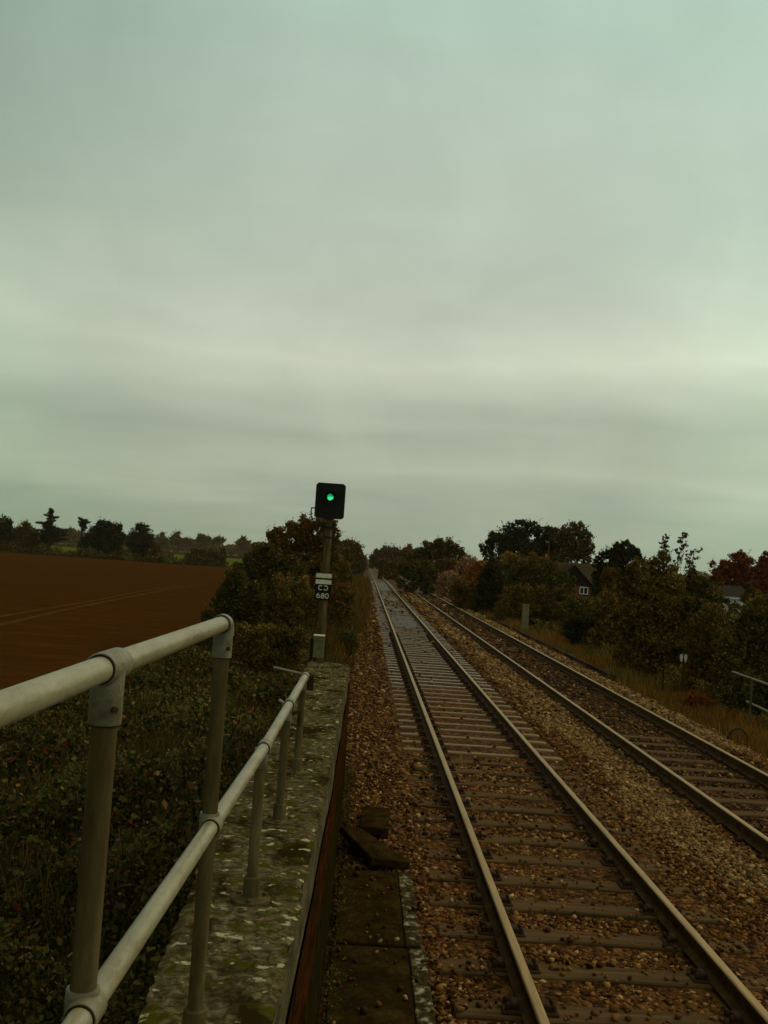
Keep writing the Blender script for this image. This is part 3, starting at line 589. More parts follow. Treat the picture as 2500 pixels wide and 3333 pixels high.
for i, (x, y) in enumerate(PX):
    top = ZT if i < 2 else ZM
    b = MB(); b.tube([(x, y, ZC + .01), (x, y, top - .01)], PR, 28); po = rl(b).build('post', M['galv_shaded'], t, 40)
    b = MB(); b.lathe([(.085, 0.0), (.085, .012), (.045, .016), (.037, .02), (.035, .10), (.031, .104)], (x, y, ZC - .002), 28)
    for a in (.5, 2.6, 4.7): b.lathe([(.012, 0), (.012, .012), (.006, .016)], (x + .066 * math.cos(a), y + .066 * math.sin(a), ZC + .010), 8)
    rl(b).build('base_flange', M['galv_shaded'], po, 35)
    d = np.array([PX[min(i + 1, 4)][0] - PX[max(i - 1, 0)][0], PX[min(i + 1, 4)][1] - PX[max(i - 1, 0)][1], 0]); d /= np.linalg.norm(d)
    p = np.array([x, y, 0])
    if i == 0:      # tee
        b = MB(); collar(b, p + d * -.058 + [0, 0, ZT], p + d * .058 + [0, 0, ZT], .0302); collar(b, (x, y, ZT - .105), (x, y, ZT - .005), .0302)
        f = rl(b).build('tee_fitting', M['galv_worn'], t, 35)
        b = MB(); b.tube([p + d * -.0605 + [0, 0, ZT], p + d * -.0582 + [0, 0, ZT]], .0272, 28); rl(b).build('joint_gap', M['gasket'], f)
        b = MB(); b.tube([(x, y, ZT - .1075), (x, y, ZT - .1052)], .0272, 28); rl(b).build('joint_gap', M['gasket'], f)
    if i == 1:      # elbow with a rounded shoulder
        b = MB(); pts = [p + d * -.055 + [0, 0, ZT], p + d * -.02 + [0, 0, ZT]] + [p + d * (-.02 + .038 * math.sin(a)) + [0, 0, ZT - .038 * (1 - math.cos(a))] for a in np.linspace(.3, 1.57, 5)]
        b.tube(pts, .0302, 28); b.tube([p + d * .0 + [0, 0, ZT - .01], p + [0, 0, ZT - .105]], .0302, 28)
        f = rl(b).build('elbow_fitting', M['galv_worn'], t, 35)
        b = MB(); b.tube([p + d * -.0575 + [0, 0, ZT], p + d * -.0552 + [0, 0, ZT]], .0272, 28); rl(b).build('joint_gap', M['gasket'], f)
        b = MB(); b.tube([(x, y, ZT - .1075), (x, y, ZT - .1052)], .0272, 28); rl(b).build('joint_gap', M['gasket'], f)
    if i < 2:
        for dz_ in (-.075,):
            b = MB(); b.tube([(x + .020, y - .022, ZT + dz_), (x + .0245, y - .0265, ZT + dz_)], .006, 10); rl(b).build('grub_screw', M['rust_dark'], f)
    pm = p + np.array([.012, 0, ZM])
    if i < 2:       # cross-over clamp
        b = MB(); collar(b, pm + d * -.05, pm + d * .02, .0302); collar(b, (x, y, ZM - .03), (x, y, ZM + .035), .0302)
        f = rl(b).build('crossover_clamp', M['galv_worn'], t, 35)
        b = MB(); b.tube([pm + d * -.0525, pm + d * -.0502], .0272, 28); rl(b).build('joint_gap', M['gasket'], f)
    elif i < 4:
        b = MB(); collar(b, pm + d * -.045, pm + d * .045, .0302); collar(b, (x, y, ZM - .09), (x, y, ZM - .005), .0302)
        f = rl(b).build('tee_fitting', M['galv_worn'], t, 35)
        b = MB(); b.tube([pm + d * -.0475, pm + d * -.0452], .0272, 28); rl(b).build('joint_gap', M['gasket'], f)
        if i == 3:
            b = MB(); b.tube([(x + .03, y, ZM - .05), (x + .075, y + .01, ZM - .035), (x + .075, y + .01, ZM - .12), (x + .03, y, ZM - .11)], .010, 8); rl(b).build('bracket', M['rust_dark'], t)
    else:
        b = MB(); b.tube([pm + d * -.045, pm + d * .03, pm + d * .05 + [0, 0, -.02]], .0302, 28); collar(b, (x, y, ZM - .09), (x, y, ZM - .005), .0302)
        rl(b).build('elbow_fitting', M['galv_worn'], t, 35)
        b = MB(); b.box(x + .03, x + .075, y - .012, y + .012, ZM - .09, ZM + .01, ch=.003); rl(b).build('bracket', M['rust_dark'], t)
for (x, y, dz, ln) in ((PX[4][0], PX[4][1], .02, .62), (PX[3][0], PX[3][1], .0, .09)):
    b = MB(); b.tube([(x - .02, y + .01, ZM + dz), (x - ln * .32 - .02, y + ln * .22, ZM + dz + .015)], .009, 12); rl(b).build('return_rod', M['galv'], t, 40)

# fence on the far side ramp
t = thing('pipe_fence', 'grey two rail pipe fence at the right edge beyond the verge', 'fence', (8.4, 19, -.45))
def rf(b): b.v = [(p[0] - 8.4, p[1] - 19, p[2] + .45) for p in b.v]; return b
for z in (.78, .24):
    b = MB(); b.tube([(8.47, 22.3 if z > .5 else 21.4, z), (8.3, 19.5, z), (8.2, 12, z)], .025, 14); rf(b).build('rail', M['galv_worn'], t, 40)
for y in (21.0, 18.6, 16.2, 13.8):
    b = MB(); x = np.interp(y, [12, 19.5, 22], [8.2, 8.3, 8.46]); b.tube([(x, y, -.5), (x, y, .775)], .026, 14); b.tube([(x, y, .73), (x, y, .80)], .036, 14); rf(b).build('post', M['galv_shaded'], t, 40)

# ------------------------------------------------------------------ signal
SX, SY = -.80, 20.0
t = thing('railway_signal', 'black colour light signal showing green on a weathered post', 'signal', (SX, SY, -.35))
def sg(b): b.v = [(p[0] - SX, p[1] - SY, p[2] + .35) for p in b.v]; return b
b = MB(); b.tube([(SX, SY, -.6), (SX, SY, 3.35)], [.088, .078], 24); b.tube([(SX, SY, 3.35), (SX, SY, 3.6)], .06, 20); sg(b).build('post', M['post_grey'], t, 40)
b = MB(); b.lathe([(.16, 0), (.16, .03)], (SX, SY, 3.345), 24); b.tube([(SX, SY, 3.14), (SX, SY, 3.17)], .10, 24); sg(b).build('post_cap', M['signal_black'], t, 40)
# backboard with cut corners
x0, x1, z0, z1, ch = SX - .305, SX + .295, 3.53, 4.25, .045
pl = [(x0 + ch, z0), (x1 - ch, z0), (x1, z0 + ch), (x1, z1 - ch), (x1 - ch, z1), (x0 + ch, z1), (x0, z1 - ch), (x0, z0 + ch)]
b = MB(); b.add([(x, SY - .12, z) for x, z in pl] + [(x, SY - .105, z) for x, z in pl], [tuple(range(8)), tuple(range(15, 7, -1))] + [(i, i + 8, (i + 1) % 8 + 8, (i + 1) % 8) for i in range(8)])
sg(b).build('backboard', M['signal_black'], t)
b = MB(); b.box(SX - .2, SX + .2, SY - .10, SY + .22, 3.56, 4.15, ch=.02); sg(b).build('lamp_case', M['signal_black'], t)
lx, lz = SX - .005, 3.965
def hood(r0, r1, ya, yb, a0, a1, n=20):
    b = MB(); V = []; F = []
    for k in range(n + 1):
        a = a0 + (a1 - a0) * k / n; V += [(lx + r0 * math.cos(a), ya, lz + r0 * math.sin(a)), (lx + r1 * math.cos(a), yb, lz + r1 * math.sin(a)), (lx + (r1 + .006) * math.cos(a), yb, lz + (r1 + .006) * math.sin(a)), (lx + (r0 + .006) * math.cos(a), ya, lz + (r0 + .006) * math.sin(a))]
    for k in range(n):
        for i in range(4): j = (i + 1) % 4; F.append((4 * k + i, 4 * k + j, 4 * k + 4 + j, 4 * k + 4 + i))
    b.add(V, F); return b
sg(hood(.125, .13, SY - .122, SY - .36, rad(-25), rad(205))).build('hood', M['signal_black'], t, 40)
b = MB(); n = 28; V = [(lx, SY - .142, lz)] + [(lx + .066 * math.cos(2 * math.pi * k / n), SY - .128, lz + .066 * math.sin(2 * math.pi * k / n)) for k in range(n)]
b.add(V, [(0, 1 + k, 1 + (k + 1) % n) for k in range(n)]); lens = sg(b).build('lens', M['lamp'], t, 60)
b = MB(); b.tube([(x0 - .07, SY - .06, 3.72), (x0 - .065, SY - .06, 3.55), (x0 + .0, SY - .06, 3.44)], .011, 8); b.box(x0 - .075, x0 + .03, SY - .075, SY - .045, 3.715, 3.74); sg(b).build('side_handle', M['signal_black'], t)
b = MB(); b.tube([(SX + .125, SY - .02, 3.5), (SX + .12, SY - .02, .3)], .011, 8)
for z in (2.9, 1.7, .9): b.box(SX + .07, SX + .135, SY - .035, SY - .005, z, z + .03)
sg(b).build('conduit', M['rust_dark'], t)
# number plate: two white bars, black plate with CO over 680
b = MB(); b.box(SX - .185, SX + .145, SY - .118, SY - .104, 1.88, 2.43); plate = sg(b).build('number_plate', M['plate_black'], t)
for z in (2.330, 2.205):
    b = MB(); b.box(SX - .180, SX + .138, SY - .124, SY - .1185, z, z + .088); sg(b).build('white_bar', M['plate_white'], plate)
def stroke(b, pts, wd, y, close=False):
    P = [np.array(p, float) for p in pts]; n = len(P); Lf = []; Rt = []
    for i in range(n):
        a = P[i - 1] if (i > 0 or close) else P[i]; c = P[(i + 1) % n] if (i < n - 1 or close) else P[i]
        tt = (c - a) / (np.linalg.norm(c - a) + 1e-9); nn = np.array([-tt[1], tt[0]]) * wd / 2
        Lf.append(P[i] + nn); Rt.append(P[i] - nn)
    V = [(p[0], y, p[1]) for p in Lf] + [(p[0], y, p[1]) for p in Rt] + [(p[0], y + .004, p[1]) for p in Lf] + [(p[0], y + .004, p[1]) for p in Rt]
    F = []
    for i in range(n if close else n - 1):
        j = (i + 1) % n; F += [(i, j, n + j, n + i), (i, 2 * n + i, 2 * n + j, j), (n + i, n + j, 3 * n + j, 3 * n + i)]
    b.add(V, F)
def arc(cx, cz, rx, rz, a0, a1, n=16): return [(cx + rx * math.cos(rad(a0 + (a1 - a0) * k / n)), cz + rz * math.sin(rad(a0 + (a1 - a0) * k / n))) for k in range(n + 1)]
YT = SY - .1225; px = SX - .02; b = MB()
stroke(b, arc(px - .055, 2.130, .038, .044, 42, 318), .017, YT)                     # C
stroke(b, arc(px + .048, 2.130, .040, .044, -152, 138), .017, YT)                   # O with its left side flaked away
z = 1.972; hw, hh = .033, .046
stroke(b, arc(px - .087, z - .017, .031, .029, 0, 360, 18)[:-1], .016, YT, True)    # 6
stroke(b, arc(px - .060, z - .010, .060, .060, 172, 112, 8), .016, YT - .0007)
stroke(b, arc(px + .000, z + .022, .025, .022, 0, 360, 16)[:-1], .016, YT, True)    # 8
stroke(b, arc(px + .000, z - .024, .030, .024, 0, 360, 16)[:-1], .016, YT - .0007, True)
stroke(b, arc(px + .085, z, .030, .046, 0, 360, 20)[:-1], .016, YT, True)           # 0
sg(b).build('lettering', M['plate_white'], plate)
# small pale cabinet in front of the post foot
t = thing('cable_box', 'small pale grey box on a stub at the foot of the signal post', 'junction box', (-.80, 19.2, -.35))
b = MB(); b.box(-.10, .10, -.10, .10, 1.16, 1.57, ch=.012); b.build('case', M['post_pale'], t)
b = MB(); b.box(-.106, .106, -.106, .106, 1.571, 1.59, ch=.004); b.build('lid', M['plate_white'], t)
b = MB(); b.box(-.165, -.103, -.02, .09, 1.10, 1.52, ch=.01); b.build('side_case', M['signal_black'], t)
b = MB(); b.tube([(-.06, 0, 1.17), (-.06, 0, -.2)], .028, 12); b.tube([(-.16, .03, 1.1), (-.15, .02, .98), (-.06, 0, .9)], .014, 8); b.build('stub_post', M['rust_dark'], t, 40)

# ------------------------------------------------------------------ small things right of the line
p = at_z(1708, 2035, -.38); yy = 48.5; q0 = at(1697, 2035, yy); q1 = at(1720, 1962, yy)
t = thing('marker_post', 'stubby lichened concrete post standing in the right verge', 'post', (at(1708, 2035, yy)[0], yy, -.4))
b = MB(); V = []; wd = .165; hgt = at(1708, 1966, yy)[2] + .4
b.box(-wd, wd, -.12, .12, -.1, hgt - .05, ch=.015); b.build('shaft', M['conc_post'], t)
b = MB(); b.add([(-wd - .012, -.13, hgt - .049), (wd + .012, -.13, hgt - .049), (wd + .012, .13, hgt - .049), (-wd - .012, .13, hgt - .049), (-wd, -.12, hgt), (wd, -.12, hgt), (wd, .12, hgt), (-wd, .12, hgt)], [(3, 2, 1, 0), (4, 5, 6, 7), (0, 1, 5, 4), (1, 2, 6, 5), (2, 3, 7, 6), (3, 0, 4, 7)]); b.build('cap', M['conc_post'], t)
yy = 26.5; q = at(2218, 2262, yy)
t = thing('twin_marker', 'thin dark stake with two small white pointed tags near red bush', 'marker', (q[0], yy, q[2] - .05)); tz = at(2220, 2132, yy)[2] - q[2] + .05
b = MB(); b.tube([(0, 0, -.1), (.01, 0, tz)], .014, 8); b.build('stake', M['rust_dark'], t)
for s in (-1, 1):
    b = MB(); pr = [(-.03, .02), (-.045, -.05), (-.03, -.13), (0, -.2), (.03, -.12), (.045, -.04), (.025, .02)]
    b.add([(s * .058 + x, -.02, tz + z) for x, z in pr] + [(s * .058 + x, -.012, tz + z) for x, z in pr], [tuple(range(7)), tuple(range(13, 6, -1))] + [(i, 7 + i, 7 + (i + 1) % 7, (i + 1) % 7) for i in range(7)]); b.build('tag', M['plate_white'], t)
q = at(2155, 2275, 27.2)
b = MB(); b.tube([(0, 0, -.15), (.0, 0, at(2157, 2178, 27.2)[2] - q[2]) ], [.026, .022], 8); o = b.build('stake', M['rust_dark'], loc=tuple(q)); tag(o, 'bare dark stake in the verge left of the white tags', 'stake')
q = at_z(2400, 2412, -.24); b = MB()
b.tube([(.24 * math.cos(a), .10 * math.cos(a), -.06 + .30 * math.sin(a)) for a in np.linspace(-.1, math.pi + .1, 20)], .016, 10); o = b.build('hose', M['hose'], smooth=60, loc=tuple(q)); tag(o, 'black hose arching out of the verge by the far track', 'hose')
q = at_z(2362, 2424, -.2); st = stones('pale_stone', np.array([[0, 0, .03]]), np.array([.085]), M['stone_pale'], 'x'); st.location = tuple(q); del st['kind']; tag(st, 'lone pale stone at the foot of the black hose', 'stone')
st.scale = (1.3, 1, .7)

# ------------------------------------------------------------------ leaves
def quads(P, size, rng, aspect=.55, up=0.0):
    n = len(P); R = rot_rand(n, rng); a = R[:, :, 0]; c = R[:, :, 1]
    if up: 
        a = a + np.array([0, 0, up]); a /= np.linalg.norm(a, axis=1, keepdims=True)
    s = size[:, None]; j = 1 + rng.uniform(-.25, .25, (n, 3))
    V = np.stack([P - a * s * .5, P + c * s * aspect * .5 * j[:, :1] - a * s * .08, P + a * s * .5 * j[:, 1:2], P - c * s * aspect * .5 * j[:, 2:] + a * s * .06], 1)
    return V.reshape(-1, 3)
def cloud(lobes, leaf, dens, rng, clump=.34):
    """leaf clumps spread through and over the lobes; lobes are (centre, radii)"""
    P = []; S_ = []
    for c, r in lobes:
        c = np.array(c, float); r = np.array(r, float) * np.ones(3); rm = float(np.prod(r)) ** (1 / 3)
        nc = int(np.clip(5 + 2.2 * rm / max(leaf, .02) * .25, 10, 34))
        d = rng.normal(size=(nc, 3)); d /= np.linalg.norm(d, axis=1, keepdims=True); d[:, 2] = np.where(d[:, 2] < -.6, -d[:, 2], d[:, 2])
        cc = c + d * r * rng.uniform(.45, 1.0, (nc, 1)); cr = rng.uniform(.6, 1.25, nc) * clump
        ntot = int(dens * 58 * (rm / leaf) ** 2)
        w_ = cr ** 2; cnt = rng.multinomial(int(ntot * .72), w_ / w_.sum())
        idx = np.repeat(np.arange(nc), cnt); g = rng.normal(size=(len(idx), 3)); g /= np.linalg.norm(g, axis=1, keepdims=True)
        P.append(cc[idx] + g * (rng.random((len(idx), 1)) ** .45) * cr[idx, None] * r * 1.15); S_.append(leaf * rng.uniform(.6, 1.3, len(idx)))
        k = int(ntot * .28); g = rng.normal(size=(k, 3)); g /= np.linalg.norm(g, axis=1, keepdims=True)
        P.append(c + g * r * (rng.random((k, 1)) ** .4) * .85); S_.append(leaf * rng.uniform(1.0, 1.7, k))
        ns_ = int(np.clip(4 + rm * 6, 5, 16) * (1 if leaf < .13 else .45)); g = rng.normal(size=(ns_, 3)); g[:, 2] = np.abs(g[:, 2]) * 1.2; g /= np.linalg.norm(g, axis=1, keepdims=True)
        st = np.repeat(c + g * r * .9, 9, axis=0); dd = np.repeat(g * [.7, .7, 1] + rng.normal(size=(ns_, 3)) * .25, 9, axis=0); f_ = np.tile(np.linspace(0, 1, 9), ns_)[:, None]
        P.append(st + dd * f_ * (.20 * rm + leaf * 1.3) + rng.normal(size=st.shape) * leaf * .35); S_.append(leaf * (1.15 - .5 * f_[:, 0]))
    return np.concatenate(P), np.concatenate(S_)
def trunk_mesh(base, tops, r, rng, n=7):
    b = MB(); base = np.array(base, float)
    for i, tp in enumerate(tops):
        tp = np.array(tp, float); s = base if i == 0 else base + (np.array(tops[0], float) - base) * rng.uniform(.25, .6)
        pts = []; m_ = 6
        for k in range(m_ + 1):
            f = k / m_; q = s * (1 - f) + tp * f; q[2] += (0 if i == 0 else .12 * np.linalg.norm(tp - s) * math.sin(f * math.pi)); q[:2] += rng.normal(size=2) * r * .25 * (0 < k < m_); pts.append(tuple(q))
        rr_ = r if i == 0 else r * .5
        b.tube(pts, [rr_ * (1 - .8 * k / m_) for k in range(m_ + 1)], n)
    return b
PN = [0]
def plant(name, label, cat, lobes_px, Y, mat, leaf, base=None, dens=1.0, depth=1.0, group=None, crown='crown', trunk='trunk', tr=None, clump=.34, aspect=.6, gz=None, limbs=5):
    """a plant standing at distance Y; lobes are (px, py, radius px [, dY, squash]) of the crown"""
    PN[0] += 1; rng = np.random.default_rng(100 + PN[0]); k = Y / FPX; lobes = []
    for l in lobes_px:
        dy = l[3] if len(l) > 3 else 0.0; sq = l[4] if len(l) > 4 else 1.0
        c = at(l[0], l[1], Y + dy); r = l[2] * (Y + dy) / FPX; lobes.append((c, (r, r * depth, r * sq)))
    if crown == 'foliage' or Y < 400:            # bushes and hedge trees carry leaves down to the ground
        low = []
        for c, r in lobes:
            gr = float(prof(c[0])); h_ = c[2] - gr
            while h_ > r[0] * 1.3:
                h_ -= r[0] * 1.15; low.append((np.array([c[0] + rng.normal() * .2 * r[0], c[1], gr + max(h_, .3 * r[0])]), (r[0], r[1], r[2])))
        lobes += low[::2] if len(low) > 14 else low; lobes = lobes
    bx = base if base is not None else np.mean([l[0] for l in lobes_px])
    b0 = at(bx, 1900, Y); g = gz if gz is not None else float(prof(b0[0]))
    org = np.array([b0[0], Y, g]); t = thing(name, label, cat, org, group)
    lob = [(c - org, r) for c, r in lobes]
    tops = sorted([c for c, r in lob], key=lambda c: -c[2]); top = tops[0] * [.7, .7, 1]; R_ = tr if tr else .02 * float(top[2]) + .015
    trunk_mesh((0, 0, -.15), [top] + [c for c in tops[1:1 + limbs]], R_, rng).build(trunk, M['bark'], t, 60)
    P, S2 = cloud(lob, leaf, dens, rng, clump)
    P = P[P[:, 2] > -.25] if gz is None else P; S2 = S2[:len(P)]
    V = quads(P, S2, rng, aspect); np_mesh(crown, V, np.arange(len(V)).reshape(-1, 4), M[mat], t)
    return t

# --- far left: hedge and trees at the end of the field
def hpx(x): return 1817.5 + (x - 1191.5) * .0681         # horizon row at a column
TG = 'trees along the far edge of the field'
plant('broadleaf_tree', 'dark round tree cut by the left edge behind the field', 'tree', [(8, 1708, 26), (-18, 1740, 40), (14, 1765, 30), (30, 1700, 12)], 209, 'leaf_dark', .42, group=TG, gz=-1.0)
plant('broadleaf_tree', 'brown tinted tree between left edge and the tall conifer', 'tree', [(86, 1716, 20), (62, 1740, 24), (106, 1738, 24), (80, 1768, 28), (52, 1778, 20), (112, 1775, 18)], 210, 'leaf_far', .38, group=TG, gz=-1.0)
plant('broadleaf_tree', 'broad dark dome shaped tree in middle of the field hedge', 'tree', [(338, 1718, 28), (364, 1724, 25), (310, 1738, 30), (395, 1752, 18), (290, 1756, 18), (380, 1740, 22), (330, 1764, 34), (372, 1772, 30), (300, 1772, 22), (345, 1790, 24), (390, 1714, 9)], 210, 'leaf_dark', .36, group=TG, gz=-1.0)
plant('hawthorn_bush', 'small round bush right of the ragged conifer by the field', 'bush', [(508, 1782, 16), (494, 1798, 18), (520, 1800, 12)], 207, 'leaf_oak', .3, crown='foliage', trunk='stem', gz=-1.0)
plant('hawthorn_bush', 'wide dark bush between two green meadow gaps', 'bush', [(632, 1806, 20), (656, 1800, 20), (690, 1806, 22), (612, 1818, 14), (718, 1815, 18), (665, 1822, 22), (728, 1792, 9)], 207, 'leaf_oak', .3, crown='foliage', trunk='stem', gz=-1.0, dens=1.2)
def conifer(label, px, ytop, ybot, spread, Y, seed, tiers, name='conifer', body=()):
    rng = np.random.default_rng(seed); b0 = at(px, hpx(px), Y); org = np.array([b0[0], Y, -1.0]); k = Y / FPX
    ht = at(px, ytop, Y)[2] + 1.0; zb = at(px, ybot, Y)[2] + 1.0
    t = thing(name, label, 'tree', org, TG)
    b = MB(); b.tube([(0, 0, -.2), (0.05, 0, ht * .5), (0, 0, ht)], [.32, .2, .03], 8); P = []
    for z, s, sg_ in tiers(rng, zb, ht, spread * k):
        a = rng.uniform(0, 2 * math.pi) if sg_ is None else sg_
        tip = np.array([math.cos(a) * s, math.sin(a) * s, z + s * rng.uniform(-.05, .35)]); st_ = np.array([0, 0, z])
        b.tube([st_, (st_ + tip) / 2 + [0, 0, .1 * s], tip], [.07, .05, .015], 5)
        n = int(60 + 110 * s); f = rng.random(n) ** .7; P.append(st_ + (tip - st_) * f[:, None] + rng.normal(size=(n, 3)) * [.30, .30, .20] * (.35 + .3 * s * (1.1 - f))[:, None])
    b.build('trunk', M['bark'], t); 
    if body:
        q, _ = cloud([(at(a, c, Y) - org, r * k) for a, c, r in body], .34, .9, rng, .4); P.append(q)
    P = np.concatenate(P); V = quads(P, rng.uniform(.22, .45, len(P)), rng, .4); np_mesh('crown', V, np.arange(len(V)).reshape(-1, 4), M['leaf_needle'], t); return t
def tiers_cone(rng, zb, ht, sp):
    out = []
    for z in np.linspace(zb, ht - .2, 46):
        f = 1 - (z - zb) / (ht - zb); s = sp * (f ** .8) * rng.uniform(.55, 1.25) + .12; out.append((z, s, None))
    out += [(zb + .73 * (ht - zb), sp * .5, 0.1), (zb + .78 * (ht - zb), sp * .45, 3.0), (zb + .42 * (ht - zb), sp * 1.15, 0.0), (zb + .55 * (ht - zb), sp * .9, 3.2), (zb + .36 * (ht - zb), sp * .95, .3)]
    return out
conifer('tall pointed conifer with tiered branches above the field hedge', 160, 1653, 1770, 50, 208, 21, tiers_cone, body=[(150, 1742, 19), (176, 1744, 17), (162, 1722, 15), (160, 1758, 18), (140, 1758, 12)])
def tiers_pine(rng, zb, ht, sp):
    out = []
    for z in np.linspace(ht - 1.5, ht - .1, 16): out.append((z, sp * rng.uniform(.4, 1.05), None))
    for z in np.linspace(ht - 2.4, ht - 1.4, 5): out.append((z, sp * rng.uniform(.3, .7), None))
    for z in np.linspace(zb, zb + 1.8, 12): out.append((z, .45, None))
    return out
conifer('thin bare stemmed pine with a flat tuft on top', 264, 1691, 1788, 24, 209, 22, tiers_pine, 'pine_tree', body=[(264, 1772, 10), (262, 1788, 11), (266, 1755, 7)])
def tiers_ragged(rng, zb, ht, sp):
    out = []
    for z in np.linspace(zb - 1.0, ht - 1.2, 60):
        f = 1 - (z - zb) / (ht - zb); out.append((z, sp * (.35 + .65 * min(1, f)) * rng.uniform(.5, 1.05), None))
    h = ht - zb
    out += [(ht - .55 * h, sp * .95, .0), (ht - .30 * h, sp * .55, .1), (ht - .12 * h, sp * .5, .2), (ht - .2 * h, sp * .45, 3.1), (ht - .1 * h, sp * .35, 2.9), (ht - .45 * h, sp * .9, .15)]
    return out
conifer('ragged leaning conifer with jagged top beside the dome tree', 458, 1700, 1800, 44, 208, 23, tiers_ragged, body=[(440, 1742, 24), (470, 1738, 24), (430, 1772, 26), (462, 1776, 30), (490, 1778, 20), (455, 1720, 16), (485, 1750, 16)])
# hedge itself
P = []; rng = np.random.default_rng(31)
for px in np.arange(-60, 745, 2.0):
    y_ = 205.5 + rng.normal() * .5; b0 = at(px, hpx(px), y_); hh_ = 1.25 + .7 * math.sin(px * .05) + .4 * math.sin(px * .17) + rng.random() * .5
    n = 34; P.append(np.stack([b0[0] + rng.normal(size=n) * .35, y_ + rng.normal(size=n) * .5, -1.0 + rng.random(n) * hh_], -1))
P = np.concatenate(P); org = np.array([-50., 205.5, -1.]); V = quads(P - org, rng.uniform(.2, .42, len(P)), rng, .6)
o = np_mesh('hedge', V, np.arange(len(V)).reshape(-1, 4), M['leaf_oak']); o.location = tuple(org); tag(o, 'low straggling dark hedge along far edge of the brown field', 'hedge')
# far hedge line and far trees
P = []
for px in np.arange(-60, 830, 1.2):
    y_ = 422 + rng.normal(); b0 = at(px, hpx(px), y_); n = 8; P.append(np.stack([b0[0] + rng.normal(size=n) * .6, y_ + rng.normal(size=n) * .5, -1.0 + rng.random(n) * (1.3 + .5 * math.sin(px * .21))], -1))
P = np.concatenate(P); org = np.array([-80., 422., -1.]); V = quads(P - org, rng.uniform(.5, .9, len(P)), rng, .7)
o = np_mesh('hedge', V, np.arange(len(V)).reshape(-1, 4), M['leaf_far']); o.location = tuple(org); tag(o, 'thin brown hedge line behind the green meadow', 'hedge')
FG = 'hazy trees on the far horizon'
far_t = [([(525, 1750, 17), (515, 1765, 16), (538, 1766, 14)], 'hazy rounded tree just right of ragged conifer on horizon'),
         ([(576, 1744, 13), (572, 1760, 18), (590, 1765, 14), (560, 1756, 11)], 'hazy horizon tree with a small peaked crown'),
         ([(660, 1750, 15), (648, 1757, 12), (676, 1756, 13), (664, 1768, 14)], 'hazy umbrella shaped horizon tree above the wide bush'),
         ([(710, 1756, 11), (698, 1764, 12), (724, 1762, 11)], 'low hazy tree with gaps right of the umbrella tree'),
         ([(790, 1758, 13), (778, 1768, 13), (804, 1770, 14), (790, 1784, 12)], 'hazy domed tree next to the shrubs left of the signal'),
         ([(232, 1732, 12), (222, 1742, 13), (246, 1744, 12)], 'hazy far tree glimpsed between conifer and pine'),
         ([(610, 1762, 11), (622, 1770, 12)], 'lowest hazy far tree between the peaked and umbrella ones')]
for lp, lb in far_t: plant('broadleaf_tree', lb, 'tree', lp, 640, 'leaf_far', 1.0, group=FG, gz=-1.0, tr=.3)
P = []; S2 = []
for px in np.concatenate([np.arange(-80, 860, 1.3), np.arange(1520, 2620, 1.6)]):
    y_ = 760 + rng.normal() * 12; b0 = at(px, hpx(px), y_); hh_ = 8.0 + 1.9 * math.sin(px * .031) + 1.2 * math.sin(px * .083 + 1) + rng.normal() * .5
    n = 34; P.append(np.stack([b0[0] + rng.normal(size=n) * 1.4, y_ + rng.normal(size=n) * 4, -1.0 + rng.random(n) ** .8 * hh_], -1))
P = np.concatenate(P); org = np.array([0., 760., -1.]); V = quads(P - org, rng.uniform(1.0, 1.9, len(P)), rng, .8)
o = np_mesh('far_wood', V, np.arange(len(V)).reshape(-1, 4), M['leaf_far']); o.location = tuple(org); tag(o, 'distant line of woodland along the horizon', 'woodland', kind='stuff')

# --- trees along the line far ahead
plant('broadleaf_tree', 'hazy flat topped tree left of the vanishing tracks', 'tree', [(1110, 1782, 28), (1135, 1784, 26), (1160, 1786, 20), (1130, 1804, 30), (1168, 1806, 20), (1085, 1795, 26), (1182, 1818, 13)], 210, 'leaf_far', .45, gz=-.6, depth=2)
plant('hawthorn_bush', 'dark bush silhouetted against the hazy tree by the tracks', 'bush', [(1130, 1796, 15), (1120, 1812, 18), (1140, 1818, 15), (1100, 1826, 20)], 95, 'leaf_oak', .2, crown='foliage', trunk='stem')
plant('broadleaf_tree', 'hazy far tree closing the view right of the vanishing tracks', 'tree', [(1255, 1800, 22), (1230, 1810, 18), (1280, 1802, 24), (1306, 1806, 22), (1212, 1818, 11), (1330, 1800, 24), (1270, 1820, 24)], 300, 'leaf_far', .6, gz=-.6, depth=2)
plant('broadleaf_tree', 'rounded brownish tree mass right of the tracks in mid distance', 'tree', [(1395, 1785, 26), (1432, 1776, 26), (1466, 1778, 24), (1490, 1796, 22), (1365, 1804, 26), (1410, 1812, 34), (1455, 1812, 34), (1335, 1818, 22), (1505, 1808, 16)], 120, 'leaf_oak', .24, gz=-.8)
plant('hawthorn_bush', 'dark green bush low beside the right track far ahead', 'bush', [(1370, 1850, 26), (1340, 1846, 22), (1400, 1858, 26), (1350, 1868, 18), (1385, 1872, 22), (1310, 1838, 18)], 92, 'leaf_green', .18, crown='foliage', trunk='stem')
plant('hawthorn_bush', 'small brownish bush nearest the vanishing point on right', 'bush', [(1262, 1832, 14), (1285, 1838, 14), (1242, 1827, 9)], 150, 'leaf_autumn', .26, crown='foliage', trunk='stem')

